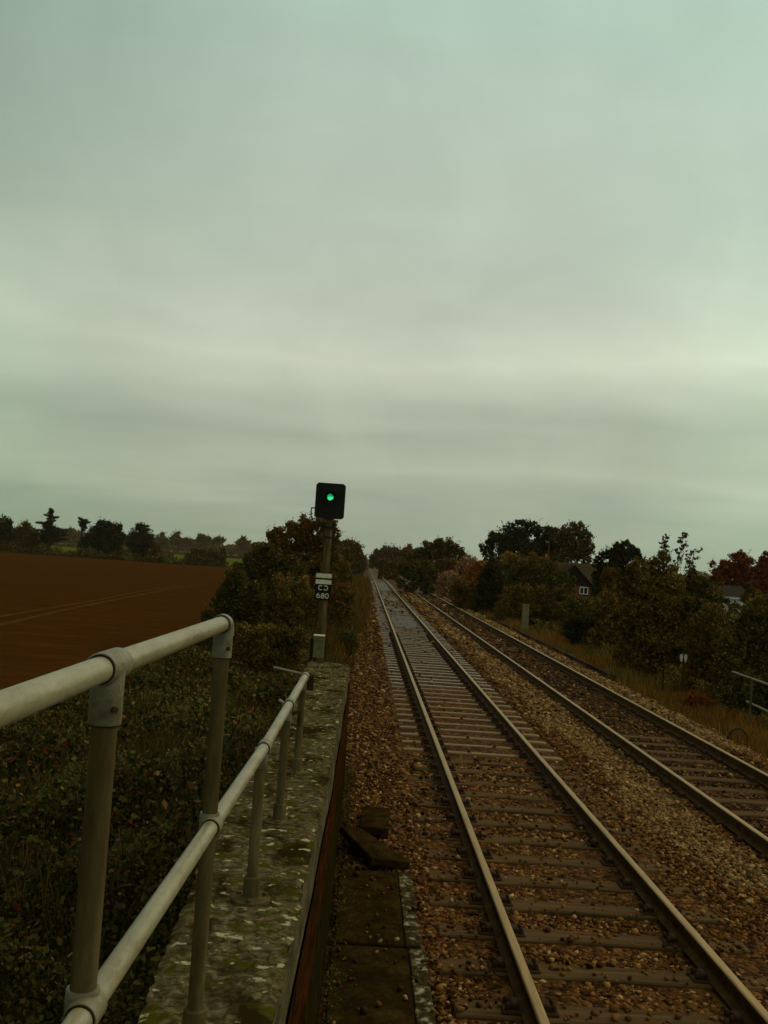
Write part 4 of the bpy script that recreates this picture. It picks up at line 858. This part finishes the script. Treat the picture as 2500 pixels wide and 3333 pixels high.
# --- left bank near the signal
plant('broadleaf_tree', 'round autumn tree directly behind the signal head', 'tree', [(1000, 1712, 38), (1050, 1714, 36), (950, 1726, 34), (905, 1748, 30), (1075, 1740, 34), (985, 1760, 50), (1045, 1780, 52), (930, 1790, 46), (880, 1742, 16), (1085, 1705, 16), (900, 1785, 36), (1060, 1760, 44)], 44, 'leaf_autumn', .11, dens=.9, clump=.3)
plant('hawthorn_bush', 'dark green hedge shrub left of the signal tree', 'shrub', [(850, 1802, 34), (812, 1826, 28), (885, 1805, 42), (775, 1850, 22), (835, 1850, 44), (890, 1865, 50), (950, 1850, 46)], 38, 'leaf_green', .085, crown='foliage', trunk='stem', dens=.9)
plant('hawthorn_bush', 'loose leafy shrub poking over the brown field edge', 'shrub', [(770, 1880, 34), (740, 1925, 30), (800, 1930, 44), (725, 1985, 34), (790, 1995, 46), (850, 1950, 46), (742, 1868, 9), (736, 1895, 9), (700, 1965, 22), (672, 2005, 22), (712, 1925, 9)], 31, 'leaf_green', .075, crown='foliage', trunk='stem', dens=.75, clump=.26)
plant('hawthorn_bush', 'brownish shrub just left of the signal number plate', 'shrub', [(930, 1920, 50), (985, 1930, 46), (900, 1985, 50), (965, 2000, 50), (1005, 1985, 36)], 29, 'leaf_olive', .07, crown='foliage', trunk='stem', dens=.8)
plant('hawthorn_bush', 'dull olive shrub behind the near railing elbow', 'shrub', [(790, 2060, 44), (850, 2070, 48), (905, 2075, 46), (960, 2080, 40), (740, 2070, 34)], 25, 'leaf_olive', .065, crown='foliage', trunk='stem', dens=.8)
plant('hawthorn_bush', 'green shrub right behind the signal post top', 'shrub', [(1085, 1830, 34), (1110, 1855, 30), (1075, 1880, 36), (1125, 1880, 22)], 55, 'leaf_olive', .11, crown='foliage', trunk='stem')
plant('hawthorn_bush', 'rusty orange bush between signal plate and the tracks', 'bush', [(1120, 1925, 28), (1095, 1950, 30), (1145, 1950, 20), (1115, 1985, 30), (1080, 2005, 24)], 39, 'leaf_autumn', .085, crown='foliage', trunk='stem', dens=.8)
plant('hawthorn_bush', 'small dark bramble clump right of the pale box', 'bush', [(1125, 2075, 20), (1145, 2070, 16), (1108, 2085, 14)], 31, 'leaf_green', .06, crown='foliage', trunk='stem')

# --- right side
BG = 'big dark trees behind the bungalow'
plant('broadleaf_tree', 'left one of two big dark trees behind the bungalow', 'tree', [(1700, 1728, 36), (1735, 1722, 34), (1650, 1738, 34), (1615, 1762, 34), (1585, 1790, 28), (1770, 1745, 38), (1690, 1780, 60), (1745, 1800, 56), (1640, 1808, 44), (1665, 1712, 12), (1605, 1738, 10), (1800, 1735, 26), (1810, 1770, 34), (1790, 1800, 40)], 128, 'leaf_dark', .27, gz=-.9, group=BG, clump=.24, dens=.72)
plant('broadleaf_tree', 'right one of two big dark trees behind the bungalow', 'tree', [(1850, 1732, 34), (1885, 1728, 30), (1905, 1755, 28), (1820, 1755, 34), (1870, 1785, 52), (1915, 1790, 26), (1835, 1810, 44), (1918, 1738, 10)], 126, 'leaf_oak', .27, gz=-.9, group=BG, clump=.24, dens=.72)
plant('broadleaf_tree', 'dark loose tree right of the bungalow roof', 'tree', [(2010, 1790, 26), (2040, 1782, 24), (2065, 1800, 24), (1985, 1802, 22), (2030, 1825, 36), (2078, 1825, 22), (1960, 1812, 18), (1945, 1835, 20), (2000, 1850, 34), (1968, 1862, 30), (1958, 1890, 24), (1985, 1900, 30)], 72, 'leaf_dark', .17, gz=-.9, clump=.26)
plant('hawthorn_bush', 'fluffy pale seed head shrub low beside the right track', 'shrub', [(1455, 1878, 24), (1435, 1890, 18), (1478, 1872, 18), (1440, 1904, 16), (1462, 1900, 22)], 84, 'leaf_pale', .14, crown='foliage', trunk='stem', dens=.45, clump=.25)
plant('hawthorn_bush', 'fluffy pale seed head shrub behind the orange bush', 'shrub', [(1520, 1822, 18), (1545, 1826, 16), (1500, 1834, 14), (1515, 1842, 14)], 93, 'leaf_pale', .15, crown='foliage', trunk='stem', dens=.5, clump=.25)
plant('hawthorn_bush', 'bright orange autumn bush right of the pale shrubs', 'bush', [(1552, 1848, 24), (1570, 1838, 16), (1535, 1865, 26), (1560, 1878, 30), (1525, 1888, 24)], 80, 'leaf_orange', .15, crown='foliage', trunk='stem')
plant('hawthorn_bush', 'brown undergrowth bush at verge below the orange bush', 'bush', [(1520, 1910, 26), (1555, 1920, 30), (1490, 1905, 20), (1575, 1945, 24), (1535, 1935, 22)], 66, 'leaf_autumn', .13, crown='foliage', trunk='stem')
plant('hawthorn_bush', 'golden topped small tree in front of the big dark trees', 'tree', [(1660, 1818, 24), (1645, 1838, 28), (1690, 1822, 18), (1675, 1848, 28)], 84, 'leaf_gold', .16, crown='crown', trunk='trunk')
plant('hawthorn_bush', 'orange tinged small tree left of the bungalow chimney', 'tree', [(1735, 1820, 22), (1715, 1828, 20), (1758, 1828, 18), (1775, 1835, 12)], 88, 'leaf_autumn', .16, crown='crown', trunk='trunk')
plant('hawthorn_bush', 'tall dark shrub beside the verge left of concrete post', 'shrub', [(1600, 1850, 30), (1580, 1880, 32), (1620, 1895, 38), (1585, 1925, 34), (1625, 1945, 38), (1575, 1955, 28), (1610, 1975, 28)], 62, 'leaf_dark', .13, crown='foliage', trunk='stem')
plant('hawthorn_bush', 'mid green rounded shrub mass left of the bungalow', 'shrub', [(1690, 1860, 36), (1740, 1858, 40), (1785, 1868, 36), (1665, 1895, 38), (1715, 1905, 44), (1770, 1910, 44), (1820, 1895, 36), (1835, 1875, 18)], 70, 'leaf_green', .14, crown='foliage', trunk='stem')
plant('hawthorn_bush', 'olive scrub behind the stubby concrete post', 'shrub', [(1660, 1945, 36), (1710, 1945, 38), (1765, 1945, 40), (1820, 1945, 34), (1680, 1985, 34), (1735, 1985, 38), (1640, 1985, 26), (1790, 1985, 36)], 56, 'leaf_olive', .115, crown='foliage', trunk='stem')
plant('hawthorn_bush', 'low green hedge bush below the bungalow window', 'bush', [(1860, 1968, 30), (1905, 1970, 28), (1945, 1972, 30), (1885, 2000, 34), (1935, 2005, 34), (1830, 1995, 28), (1850, 2030, 28)], 50, 'leaf_yellow', .10, crown='foliage', trunk='stem')
plant('hawthorn_bush', 'dark low bush at verge right of the concrete post', 'bush', [(1870, 2025, 30), (1910, 2035, 34), (1950, 2040, 34), (1985, 2030, 30), (1890, 2055, 22), (1940, 2062, 24)], 43, 'leaf_dark', .09, crown='foliage', trunk='stem')
plant('hawthorn_bush', 'reddish scrub right of the bungalow window', 'bush', [(1985, 1920, 30), (2005, 1955, 32), (1975, 1880, 26), (2020, 1990, 30), (1990, 1870, 20)], 52, 'leaf_autumn', .11, crown='foliage', trunk='stem')
plant('hawthorn_bush', 'huge olive brown bush in middle of right side scrub', 'shrub', [(2090, 1865, 50), (2150, 1850, 48), (2040, 1905, 50), (2110, 1925, 70), (2180, 1900, 60), (2060, 1985, 60), (2140, 2000, 72), (2210, 1970, 56), (2080, 2060, 54), (2150, 2080, 60), (2215, 2050, 44), (2120, 2130, 44), (2040, 2050, 36), (2195, 2110, 38)], 32, 'leaf_olive', .085, crown='foliage', trunk='stem', dens=.7, clump=.26)
plant('hawthorn_bush', 'green shrub below the bare tall saplings', 'shrub', [(2260, 1900, 40), (2300, 1925, 36), (2235, 1950, 40), (2290, 1975, 44), (2250, 1868, 22), (2330, 1960, 36)], 33, 'leaf_green', .085, crown='foliage', trunk='stem', dens=.8, clump=.26)
plant('broadleaf_tree', 'red leaved tree above the white cottage', 'tree', [(2395, 1826, 28), (2420, 1818, 24), (2365, 1845, 28), (2340, 1862, 24), (2430, 1850, 34), (2385, 1872, 36), (2340, 1885, 26), (2430, 1895, 32), (2320, 1832, 9), (2325, 1895, 22)], 86, 'leaf_red', .17, gz=-.9, clump=.26, dens=.8)
plant('broadleaf_tree', 'red brown tree cut by the right edge beside cottage', 'tree', [(2500, 1815, 26), (2490, 1845, 30), (2470, 1868, 30), (2520, 1860, 40), (2480, 1900, 30), (2530, 1790, 24)], 74, 'leaf_red', .16, gz=-.9, clump=.26)
plant('hawthorn_bush', 'yellow green bush mass by the right edge over the fence', 'shrub', [(2460, 1985, 48), (2400, 2010, 46), (2500, 2020, 50), (2440, 2070, 60), (2375, 2090, 50), (2500, 2110, 56), (2460, 2150, 50), (2540, 1960, 50), (2400, 2150, 44), (2540, 2090, 50)], 25, 'leaf_yellow', .07, crown='foliage', trunk='stem', dens=.65, clump=.26)
plant('hawthorn_bush', 'brown green bush between the white tags and the fence', 'shrub', [(2300, 2040, 50), (2270, 2100, 50), (2330, 2120, 50), (2290, 2170, 48), (2350, 2190, 44), (2255, 2160, 32), (2310, 1990, 40), (2355, 2050, 40)], 27, 'leaf_olive', .07, crown='foliage', trunk='stem', dens=.7, clump=.26)
plant('hawthorn_bush', 'dark tangle behind the right pipe fence', 'bush', [(2420, 2230, 44), (2480, 2250, 44), (2380, 2260, 36), (2440, 2290, 36), (2520, 2230, 44)], 23, 'leaf_green', .06, crown='foliage', trunk='stem', dens=.7)
plant('hawthorn_bush', 'dark red low bush in the verge left of the fence', 'bush', [(2250, 2280, 24), (2285, 2285, 26), (2315, 2295, 20), (2265, 2302, 20), (2235, 2300, 14)], 23.6, 'leaf_red', .05, crown='foliage', trunk='stem', dens=.6)
plant('hawthorn_bush', 'rusty bush hiding the left end of the white cottage', 'bush', [(2318, 1925, 22), (2330, 1950, 20), (2300, 1945, 22), (2345, 1905, 12)], 72, 'leaf_autumn', .14, crown='foliage', trunk='stem')
plant('hawthorn_bush', 'rusty bush hiding the right end of the white cottage', 'bush', [(2444, 1925, 22), (2432, 1950, 16), (2462, 1945, 24), (2436, 1905, 12)], 71, 'leaf_autumn', .14, crown='foliage', trunk='stem')
plant('hawthorn_bush', 'dark leafy shrub covering the right eave of the bungalow', 'shrub', [(1948, 1868, 22), (1955, 1900, 26), (1968, 1845, 18), (1962, 1930, 24)], 90, 'leaf_oak', .17, crown='foliage', trunk='stem')
plant('hawthorn_bush', 'green shrub climbing over the left side of the gable', 'shrub', [(1842, 1880, 16), (1825, 1900, 22), (1850, 1900, 14), (1868, 1885, 9)], 95, 'leaf_green', .17, crown='foliage', trunk='stem')
plant('hawthorn_bush', 'pale olive bush between concrete post and the huge bush', 'bush', [(1960, 1985, 34), (2000, 2010, 34), (1985, 1950, 26)], 40, 'leaf_olive', .09, crown='foliage', trunk='stem')
plant('hawthorn_bush', 'brown bush between tree mass and the orange bush', 'bush', [(1470, 1840, 24), (1500, 1858, 24), (1440, 1842, 22), (1415, 1850, 20)], 100, 'leaf_autumn', .18, crown='foliage', trunk='stem')
# tall saplings against the sky
def sapling(label, px, ytop, ybot, Y, spread, lean, n, skip):
    PN[0] += 1; rng = np.random.default_rng(500 + PN[0]); b0 = at(px, 2000, Y); g = float(prof(b0[0])); org = np.array([b0[0], Y, g])
    top = at(px + lean, ytop, Y) - org; bot = at(px, ybot, Y) - org; t = thing('sapling', label, 'sapling', org, 'tall saplings against the sky')
    b = MB(); b.tube([(bot[0] * .3, 0, -.1), tuple(bot), tuple((bot + top) / 2 + [.02, 0, 0]), tuple(top)], [.03, .018, .012, .005], 7); b.build('stem', M['bark'], t)
    P = []; S2 = []
    for i in range(n):
        f = i / (n - 1)
        if f < skip and rng.random() < .4: continue
        c = bot + (top - bot) * f; a = rng.uniform(0, 6.28); r = spread * Y / FPX * rng.uniform(.3, 1.0)
        tip = c + np.array([math.cos(a) * r, math.sin(a) * r, rng.uniform(-.02, .05)])
        for q in range(5): P.append(tip + rng.normal(size=3) * [.05, .05, .025]); S2.append(rng.uniform(.09, .16))
    P = np.array(P); V = quads(P, np.array(S2), rng, .7); np_mesh('leaves', V, np.arange(len(V)).reshape(-1, 4), M['leaf_green'], t)
sapling('leftmost tall leafy sapling rising above the olive brown bush', 2162, 1748, 1836, 34.5, 13, 4, 26, .1)
sapling('tallest sapling of three with leaves up to its leaning tip', 2205, 1735, 1836, 34.5, 14, 22, 28, .35)
sapling('shortest broad topped sapling right of the two tall ones', 2248, 1790, 1850, 34.5, 22, 12, 18, .3)
# bare twigs next to the saplings
rng = np.random.default_rng(77); b = MB(); q = at(2180, 1850, 30.5)
for i in range(26):
    s = np.array([rng.uniform(-.6, .6), rng.uniform(-.2, .2), rng.uniform(-.1, .05)]); e = s + np.array([rng.uniform(-.1, .28), 0, rng.uniform(.25, .6)]); b.tube([tuple(s), tuple((s + e) / 2 + rng.normal(size=3) * .02), tuple(e)], [.006, .005, .003], 5)
    for j in range(3): f_ = rng.uniform(.4, 1); c = s + (e - s) * f_; b.add([c, c + [.03, 0, .05], c + [.01, .02, .07]], [(0, 1, 2)])
o = b.build('twig_bush', M['bark'], loc=tuple(q)); tag(o, 'bare thin twigs sticking up around the tall saplings', 'twigs')

# ------------------------------------------------------------------ bungalow and cottage
HY = 108.0; ap = at(1871, 1840, HY); k = HY / FPX; gzh = -1.0
t = thing('bungalow', 'red brick bungalow with brown tiled roof and dark gable behind the scrub', 'house', (ap[0], HY, gzh))
ph = ap[2] - gzh; ev_ = ph - 2.25; hw = 2.2
b = MB(); b.box(-hw + .1, hw - .1, .35, 7, -.3, ev_ + .0); b.box(-6.5, 4.5, 3.0, 8.6, -.3, ev_ - .02); b.build('wall', M['brick'], t)
b = MB(); b.add([(-hw + .1, .36, ev_), (hw - .1, .36, ev_), (0, .36, ph - .12), (-hw + .1, .44, ev_), (hw - .1, .44, ev_), (0, .44, ph - .12)], [(0, 1, 2), (5, 4, 3), (0, 2, 5, 3), (1, 4, 5, 2)]); b.build('gable', M['dark_wood'], t)
b = MB()
def slope(b, x0, z0, x1, z1, y0, y1, th): b.add([(x0, y0, z0), (x1, y0, z1), (x1, y1, z1), (x0, y1, z0), (x0, y0, z0 + th), (x1, y0, z1 + th), (x1, y1, z1 + th), (x0, y1, z0 + th)], [(3, 2, 1, 0), (4, 5, 6, 7), (0, 1, 5, 4), (1, 2, 6, 5), (2, 3, 7, 6), (3, 0, 4, 7)])
slope(b, -hw - .25, ev_ - .3, 0, ph - .08, .1, 6.2, .12); slope(b, 0, ph - .081, hw + .25, ev_ - .31, .1, 6.2, .12)
rz_ = ph + .32; b.add([(-6.9, 2.6, ev_ - .25), (4.9, 2.6, ev_ - .25), (4.9, 5.8, rz_), (-6.9, 5.8, rz_), (-6.9, 9, ev_ - .25), (4.9, 9, ev_ - .25)], [(0, 1, 2, 3), (3, 2, 5, 4), (0, 3, 4), (1, 5, 2)]); rf_ = b.build('roof', M['tile'], t)
b = MB(); b.tube([(-hw - .27, .05, ev_ - .22), (0, .05, ph + .02)], .11, 6); b.tube([(0, .05, ph + .02), (hw + .27, .05, ev_ - .22)], .11, 6); b.build('barge_board', M['dark_wood'], t)
cx = at(1776, 1822, HY + 6)[0] - ap[0]; b = MB(); b.box(cx - .35, cx + .35, 5.4, 6.1, ph - .6, rz_ + .45, ch=.03); ch_ = b.build('chimney', M['brick'], rf_)
b = MB(); b.lathe([(.15, 0), (.13, .3), (.15, .38)], (cx, 5.75, rz_ + .45), 12); b.tube([(cx + .25, 5.75, rz_), (cx + .25, 5.75, rz_ + 2.1)], .025, 6); b.build('chimney_pot', M['pot'], t)
wx0 = at(1889, 1910, HY)[0] - ap[0]; wx1 = at(1917, 1910, HY)[0] - ap[0]; wz1 = at(1903, 1911, HY)[2] - gzh; wz0 = at(1903, 1935, HY)[2] - gzh
def window(t, x0, x1, z0, z1, y, n=2):
    b = MB(); f = .075; b.box(x0, x1, y - .06, y, z1 - f, z1); b.box(x0, x1, y - .06, y, z0, z0 + f)
    for i in range(n + 1):
        c = x0 + (x1 - x0) * i / n; a = max(x0, c - f * (.5 if 0 < i < n else 1)); e = min(x1, c + f * (.5 if 0 < i < n else 1)); b.box(a, e, y - .058, y - .002, z0 + f, z1 - f)
    w_ = b.build('window', M['white_frame'], t); b = MB(); b.box(x0 + f * .5, x1 - f * .5, y - .025, y - .015, z0 + f * .5, z1 - f * .5); b.build('pane', M['glass'], w_)
    b = MB(); b.box(x0 - .05, x1 + .05, y - .12, y - .001, z0 - .07, z0 - .003); b.build('sill', M['dark_wood'], w_)
window(t, wx0, wx1, wz0, wz1, .348)
CY = 80.0; c0 = at(2385, 1955, CY); t = thing('cottage', 'small white walled cottage with two dark windows under red trees', 'house', (c0[0], CY, -1.0)); k = CY / FPX
zt = at(2385, 1945, CY)[2] + 1.0; zb_ = at(2385, 1962, CY)[2] + 1.0
b = MB(); b.box(-1.6, 1.4, 0, 4, -.3, zt); b.build('wall', M['white_wall'], t)
b = MB(); b.box(-1.8, 1.6, -.22, -.10, zt - .12, zt + .06); b.build('fascia', M['white_frame'], t)
b = MB(); b.add([(-1.85, -.25, zt + .04), (1.65, -.25, zt + .04), (1.4, 2, zt + .95), (-1.6, 2, zt + .95), (-1.85, 4.25, zt + .04), (1.65, 4.25, zt + .04)], [(0, 1, 2, 3), (3, 2, 5, 4), (0, 3, 4), (1, 5, 2)]); b.build('roof', M['dark_wood'], t)
for xa, xb in ((2366, 2380), (2385, 2398)):
    window(t, (xa - 2385) * k, (xb - 2385) * k, zb_ - .12, zt - .14, -.002, 1)

# ------------------------------------------------------------------ undergrowth and grasses
def blades(P, hgt, wd, rng, lean=.5):
    n = len(P); a = rng.uniform(0, 6.28, n); dx = np.stack([np.cos(a), np.sin(a), np.zeros(n)], -1); c = rng.uniform(0, 6.28, n); ln = np.stack([np.cos(c), np.sin(c), np.zeros(n)], -1) * (hgt * rng.uniform(.1, lean, n))[:, None]
    up = np.array([0, 0, 1.]) * hgt[:, None]; w_ = wd[:, None] * dx
    V = np.stack([P - w_, P + w_, P + w_ * .7 + up * .55 + ln * .35, P - w_ * .7 + up * .55 + ln * .35, P + w_ * .12 + up + ln, P - w_ * .12 + up + ln], 1).reshape(-1, 3)
    o = np.arange(n)[:, None] * 6; Q = np.concatenate([o + [0, 1, 2, 3], o + [3, 2, 4, 5]], 1).reshape(-1, 4); return V, Q
def grass_patch(name, label, specs, mat, seed, mask=None):
    rng = np.random.default_rng(seed); Vs = []; Qs = []; off = 0
    for (x0, x1, y0, y1, dens, h, wd) in specs:
        n = int((x1 - x0) * (y1 - y0) * dens); x = rng.uniform(x0, x1, n); y = rng.uniform(y0, y1, n)
        if mask is not None: q = mask(x, y, rng); x, y = x[q], y[q]; n = len(x)
        nz = .6 + .5 * np.sin(x * 2.1 + y * .7) * np.sin(y * 1.3 - x) + .3 * rng.random(n)
        V, Q = blades(np.stack([x, y, prof(x) - .03], -1), h * np.clip(nz, .25, 1.6) * rng.uniform(.6, 1.2, n), wd * rng.uniform(.6, 1.4, n), rng); Vs.append(V); Qs.append(Q + off); off += len(V)
    return tag(np_mesh(name, np.concatenate(Vs), np.concatenate(Qs), M[mat]), label, 'grass', kind='stuff')
grass_patch('verge_grass', 'rough dry grass on the verge right of the far track', [(7.15, 11, 10, 26, 420, .34, .006), (7.15, 12, 26, 45, 230, .36, .010), (7.2, 13, 45, 80, 90, .42, .018), (7.2, 12, 80, 150, 22, .5, .035)], 'grass_dry', 61,
            lambda x, y, r: ((x > 7.35 + .25 * np.sin(y * 1.3)) | (r.random(len(x)) < .18)))
grass_patch('line_side_weeds', 'orange brown weeds between signal and the near track', [(-2.4, -.1, 14.3, 30, 260, .45, .008), (-3.0, .55, 30, 60, 150, .6, .014), (-3, .75, 60, 130, 50, .8, .03)], 'weed', 62,
            lambda x, y, r: (x < -.35 - .3 * np.sin(y * .8) ** 2 + np.clip((y - 24) / 28, 0, 1) * .85) | (r.random(len(x)) < .08))
# bramble mounds left of the wall
def mound(x, y): return prof(x) + np.clip(.30 + .34 * np.sin(x * 1.9 + 1) * np.sin(y * 1.1) + .22 * np.sin(x * .7 - y * 2.3) + .10 * np.sin(x * 4.1 + y * 3.3), .02, .95) * np.clip((-.95 - x) / .7, 0, 1) * np.clip((x + 7.6) / 2.0, .25, 1)
rng = np.random.default_rng(63); P = []; S2 = []
for (x0, x1, y0, y1, dens, lf) in ((-5.5, -.8, 1.2, 7, 3000, .042), (-7.2, -.85, 7, 13, 1700, .052), (-7.2, -.9, 13, 22, 900, .065), (-7.2, -.95, 22, 34, 480, .085), (-7.6, -1.2, 34, 60, 190, .13)):
    n = int((x1 - x0) * (y1 - y0) * dens); x = rng.uniform(x0, x1, n); y = rng.uniform(y0, y1, n)
    hgt = mound(x, y) - prof(x); f = rng.random(n) ** .45; z = prof(x) + hgt * f + rng.normal(size=n) * .05
    tall = rng.random(n) < .05; z = np.where(tall, z + rng.random(n) * .3, z)
    P.append(np.stack([x, y, z], -1)); S2.append(lf * rng.lognormal(0, .38, n).clip(.45, 2.2))
P = np.concatenate(P); S2 = np.concatenate(S2); V = quads(P, S2, rng, .7)
tag(np_mesh('bramble_undergrowth', V, np.arange(len(V)).reshape(-1, 4), M['leaf_bramble']), 'tangled bramble undergrowth on the bank left of the railing', 'undergrowth', kind='stuff')
grass_patch('bank_grass', 'long green grass mixed through the brambles on the left bank', [(-5, -.85, 2, 8, 150, .42, .005), (-6.9, -.9, 8, 20, 160, .5, .008), (-7, -1, 20, 60, 60, .6, .015)], 'grass_bank', 64)
b = MB(); rng = np.random.default_rng(66)
for q in range(260):
    y = rng.uniform(1.6, 16) ; x = rng.uniform(-5.8 if y < 7 else -6.8, -1.2); ln = rng.uniform(.5, 1.3); a = rng.uniform(0, 6.28); h_ = rng.uniform(.25, .6); z = float(mound(np.array(x), np.array(y)))
    b.tube([(x + math.cos(a) * ln * f, y + math.sin(a) * ln * f, z - .15 + h_ * math.sin(math.pi * (.15 + .8 * f))) for f in np.linspace(0, 1, 7)], [.005, .005, .005, .0045, .004, .003, .002], 5, cap=False)
tag(b.build('bramble_stems', M['bark']), 'arching brown bramble stems through the undergrowth left of the railing', 'undergrowth', kind='stuff')
# scrub floor on the right bank
P = []; S2 = []
for (x0, x1, y0, y1, dens, lf) in ((8.9, 16, 14, 30, 420, .07), (9.5, 26, 30, 60, 180, .12), (9.6, 36, 60, 125, 48, .24)):
    n = int((x1 - x0) * (y1 - y0) * dens); x = rng.uniform(x0, x1, n); y = rng.uniform(y0, y1, n); hh_ = (.55 + .35 * np.sin(x * 1.3) * np.sin(y * .9)) * (1 + (1.4 if y0 < 60 else .1) * np.clip((x - 9.6 - .02 * y) / 1.5, 0, 1)) * np.where(x > .33 * y, .75, 1)
    P.append(np.stack([x, y, prof(x) + rng.random(n) ** .6 * hh_], -1)); S2.append(lf * rng.uniform(.6, 1.5, n))
P = np.concatenate(P); S2 = np.concatenate(S2); V = quads(P, S2, rng, .7)
tag(np_mesh('scrub_undergrowth', V, np.arange(len(V)).reshape(-1, 4), M['leaf_olive']), 'low tangled scrub covering the ground between the right hand bushes', 'undergrowth', kind='stuff')
# moss and weeds against the wall foot
rng = np.random.default_rng(65); n = 5200; y = rng.uniform(5, 13.8, n); P = np.stack([xr_(y) + .08 + np.abs(rng.normal(size=n)) * .06, y, -.2 + np.abs(rng.normal(size=n)) * .05], -1); V = quads(P, rng.uniform(.012, .03, n), rng, .6)
tag(np_mesh('moss', V, np.arange(len(V)).reshape(-1, 4), M['leaf_bramble']), 'green moss and tiny weeds along the wall foot', 'moss', kind='stuff')

# ------------------------------------------------------------------ haze
b = MB(); b.box(-1500, 1500, -30, 1700, -2.2, 24)
mt = bpy.data.materials.new('haze air'); mt.use_nodes = True; ns = mt.node_tree.nodes; ns.clear()
pv = ns.new('ShaderNodeVolumePrincipled'); pv.inputs['Color'].default_value = (.90, .84, .66, 1); pv.inputs['Density'].default_value = .00009
ou = ns.new('ShaderNodeOutputMaterial'); mt.node_tree.links.new(pv.outputs[0], ou.inputs['Volume'])
tag(b.build('haze', mt), 'thin pale damp air over the fields', 'haze', kind='stuff')
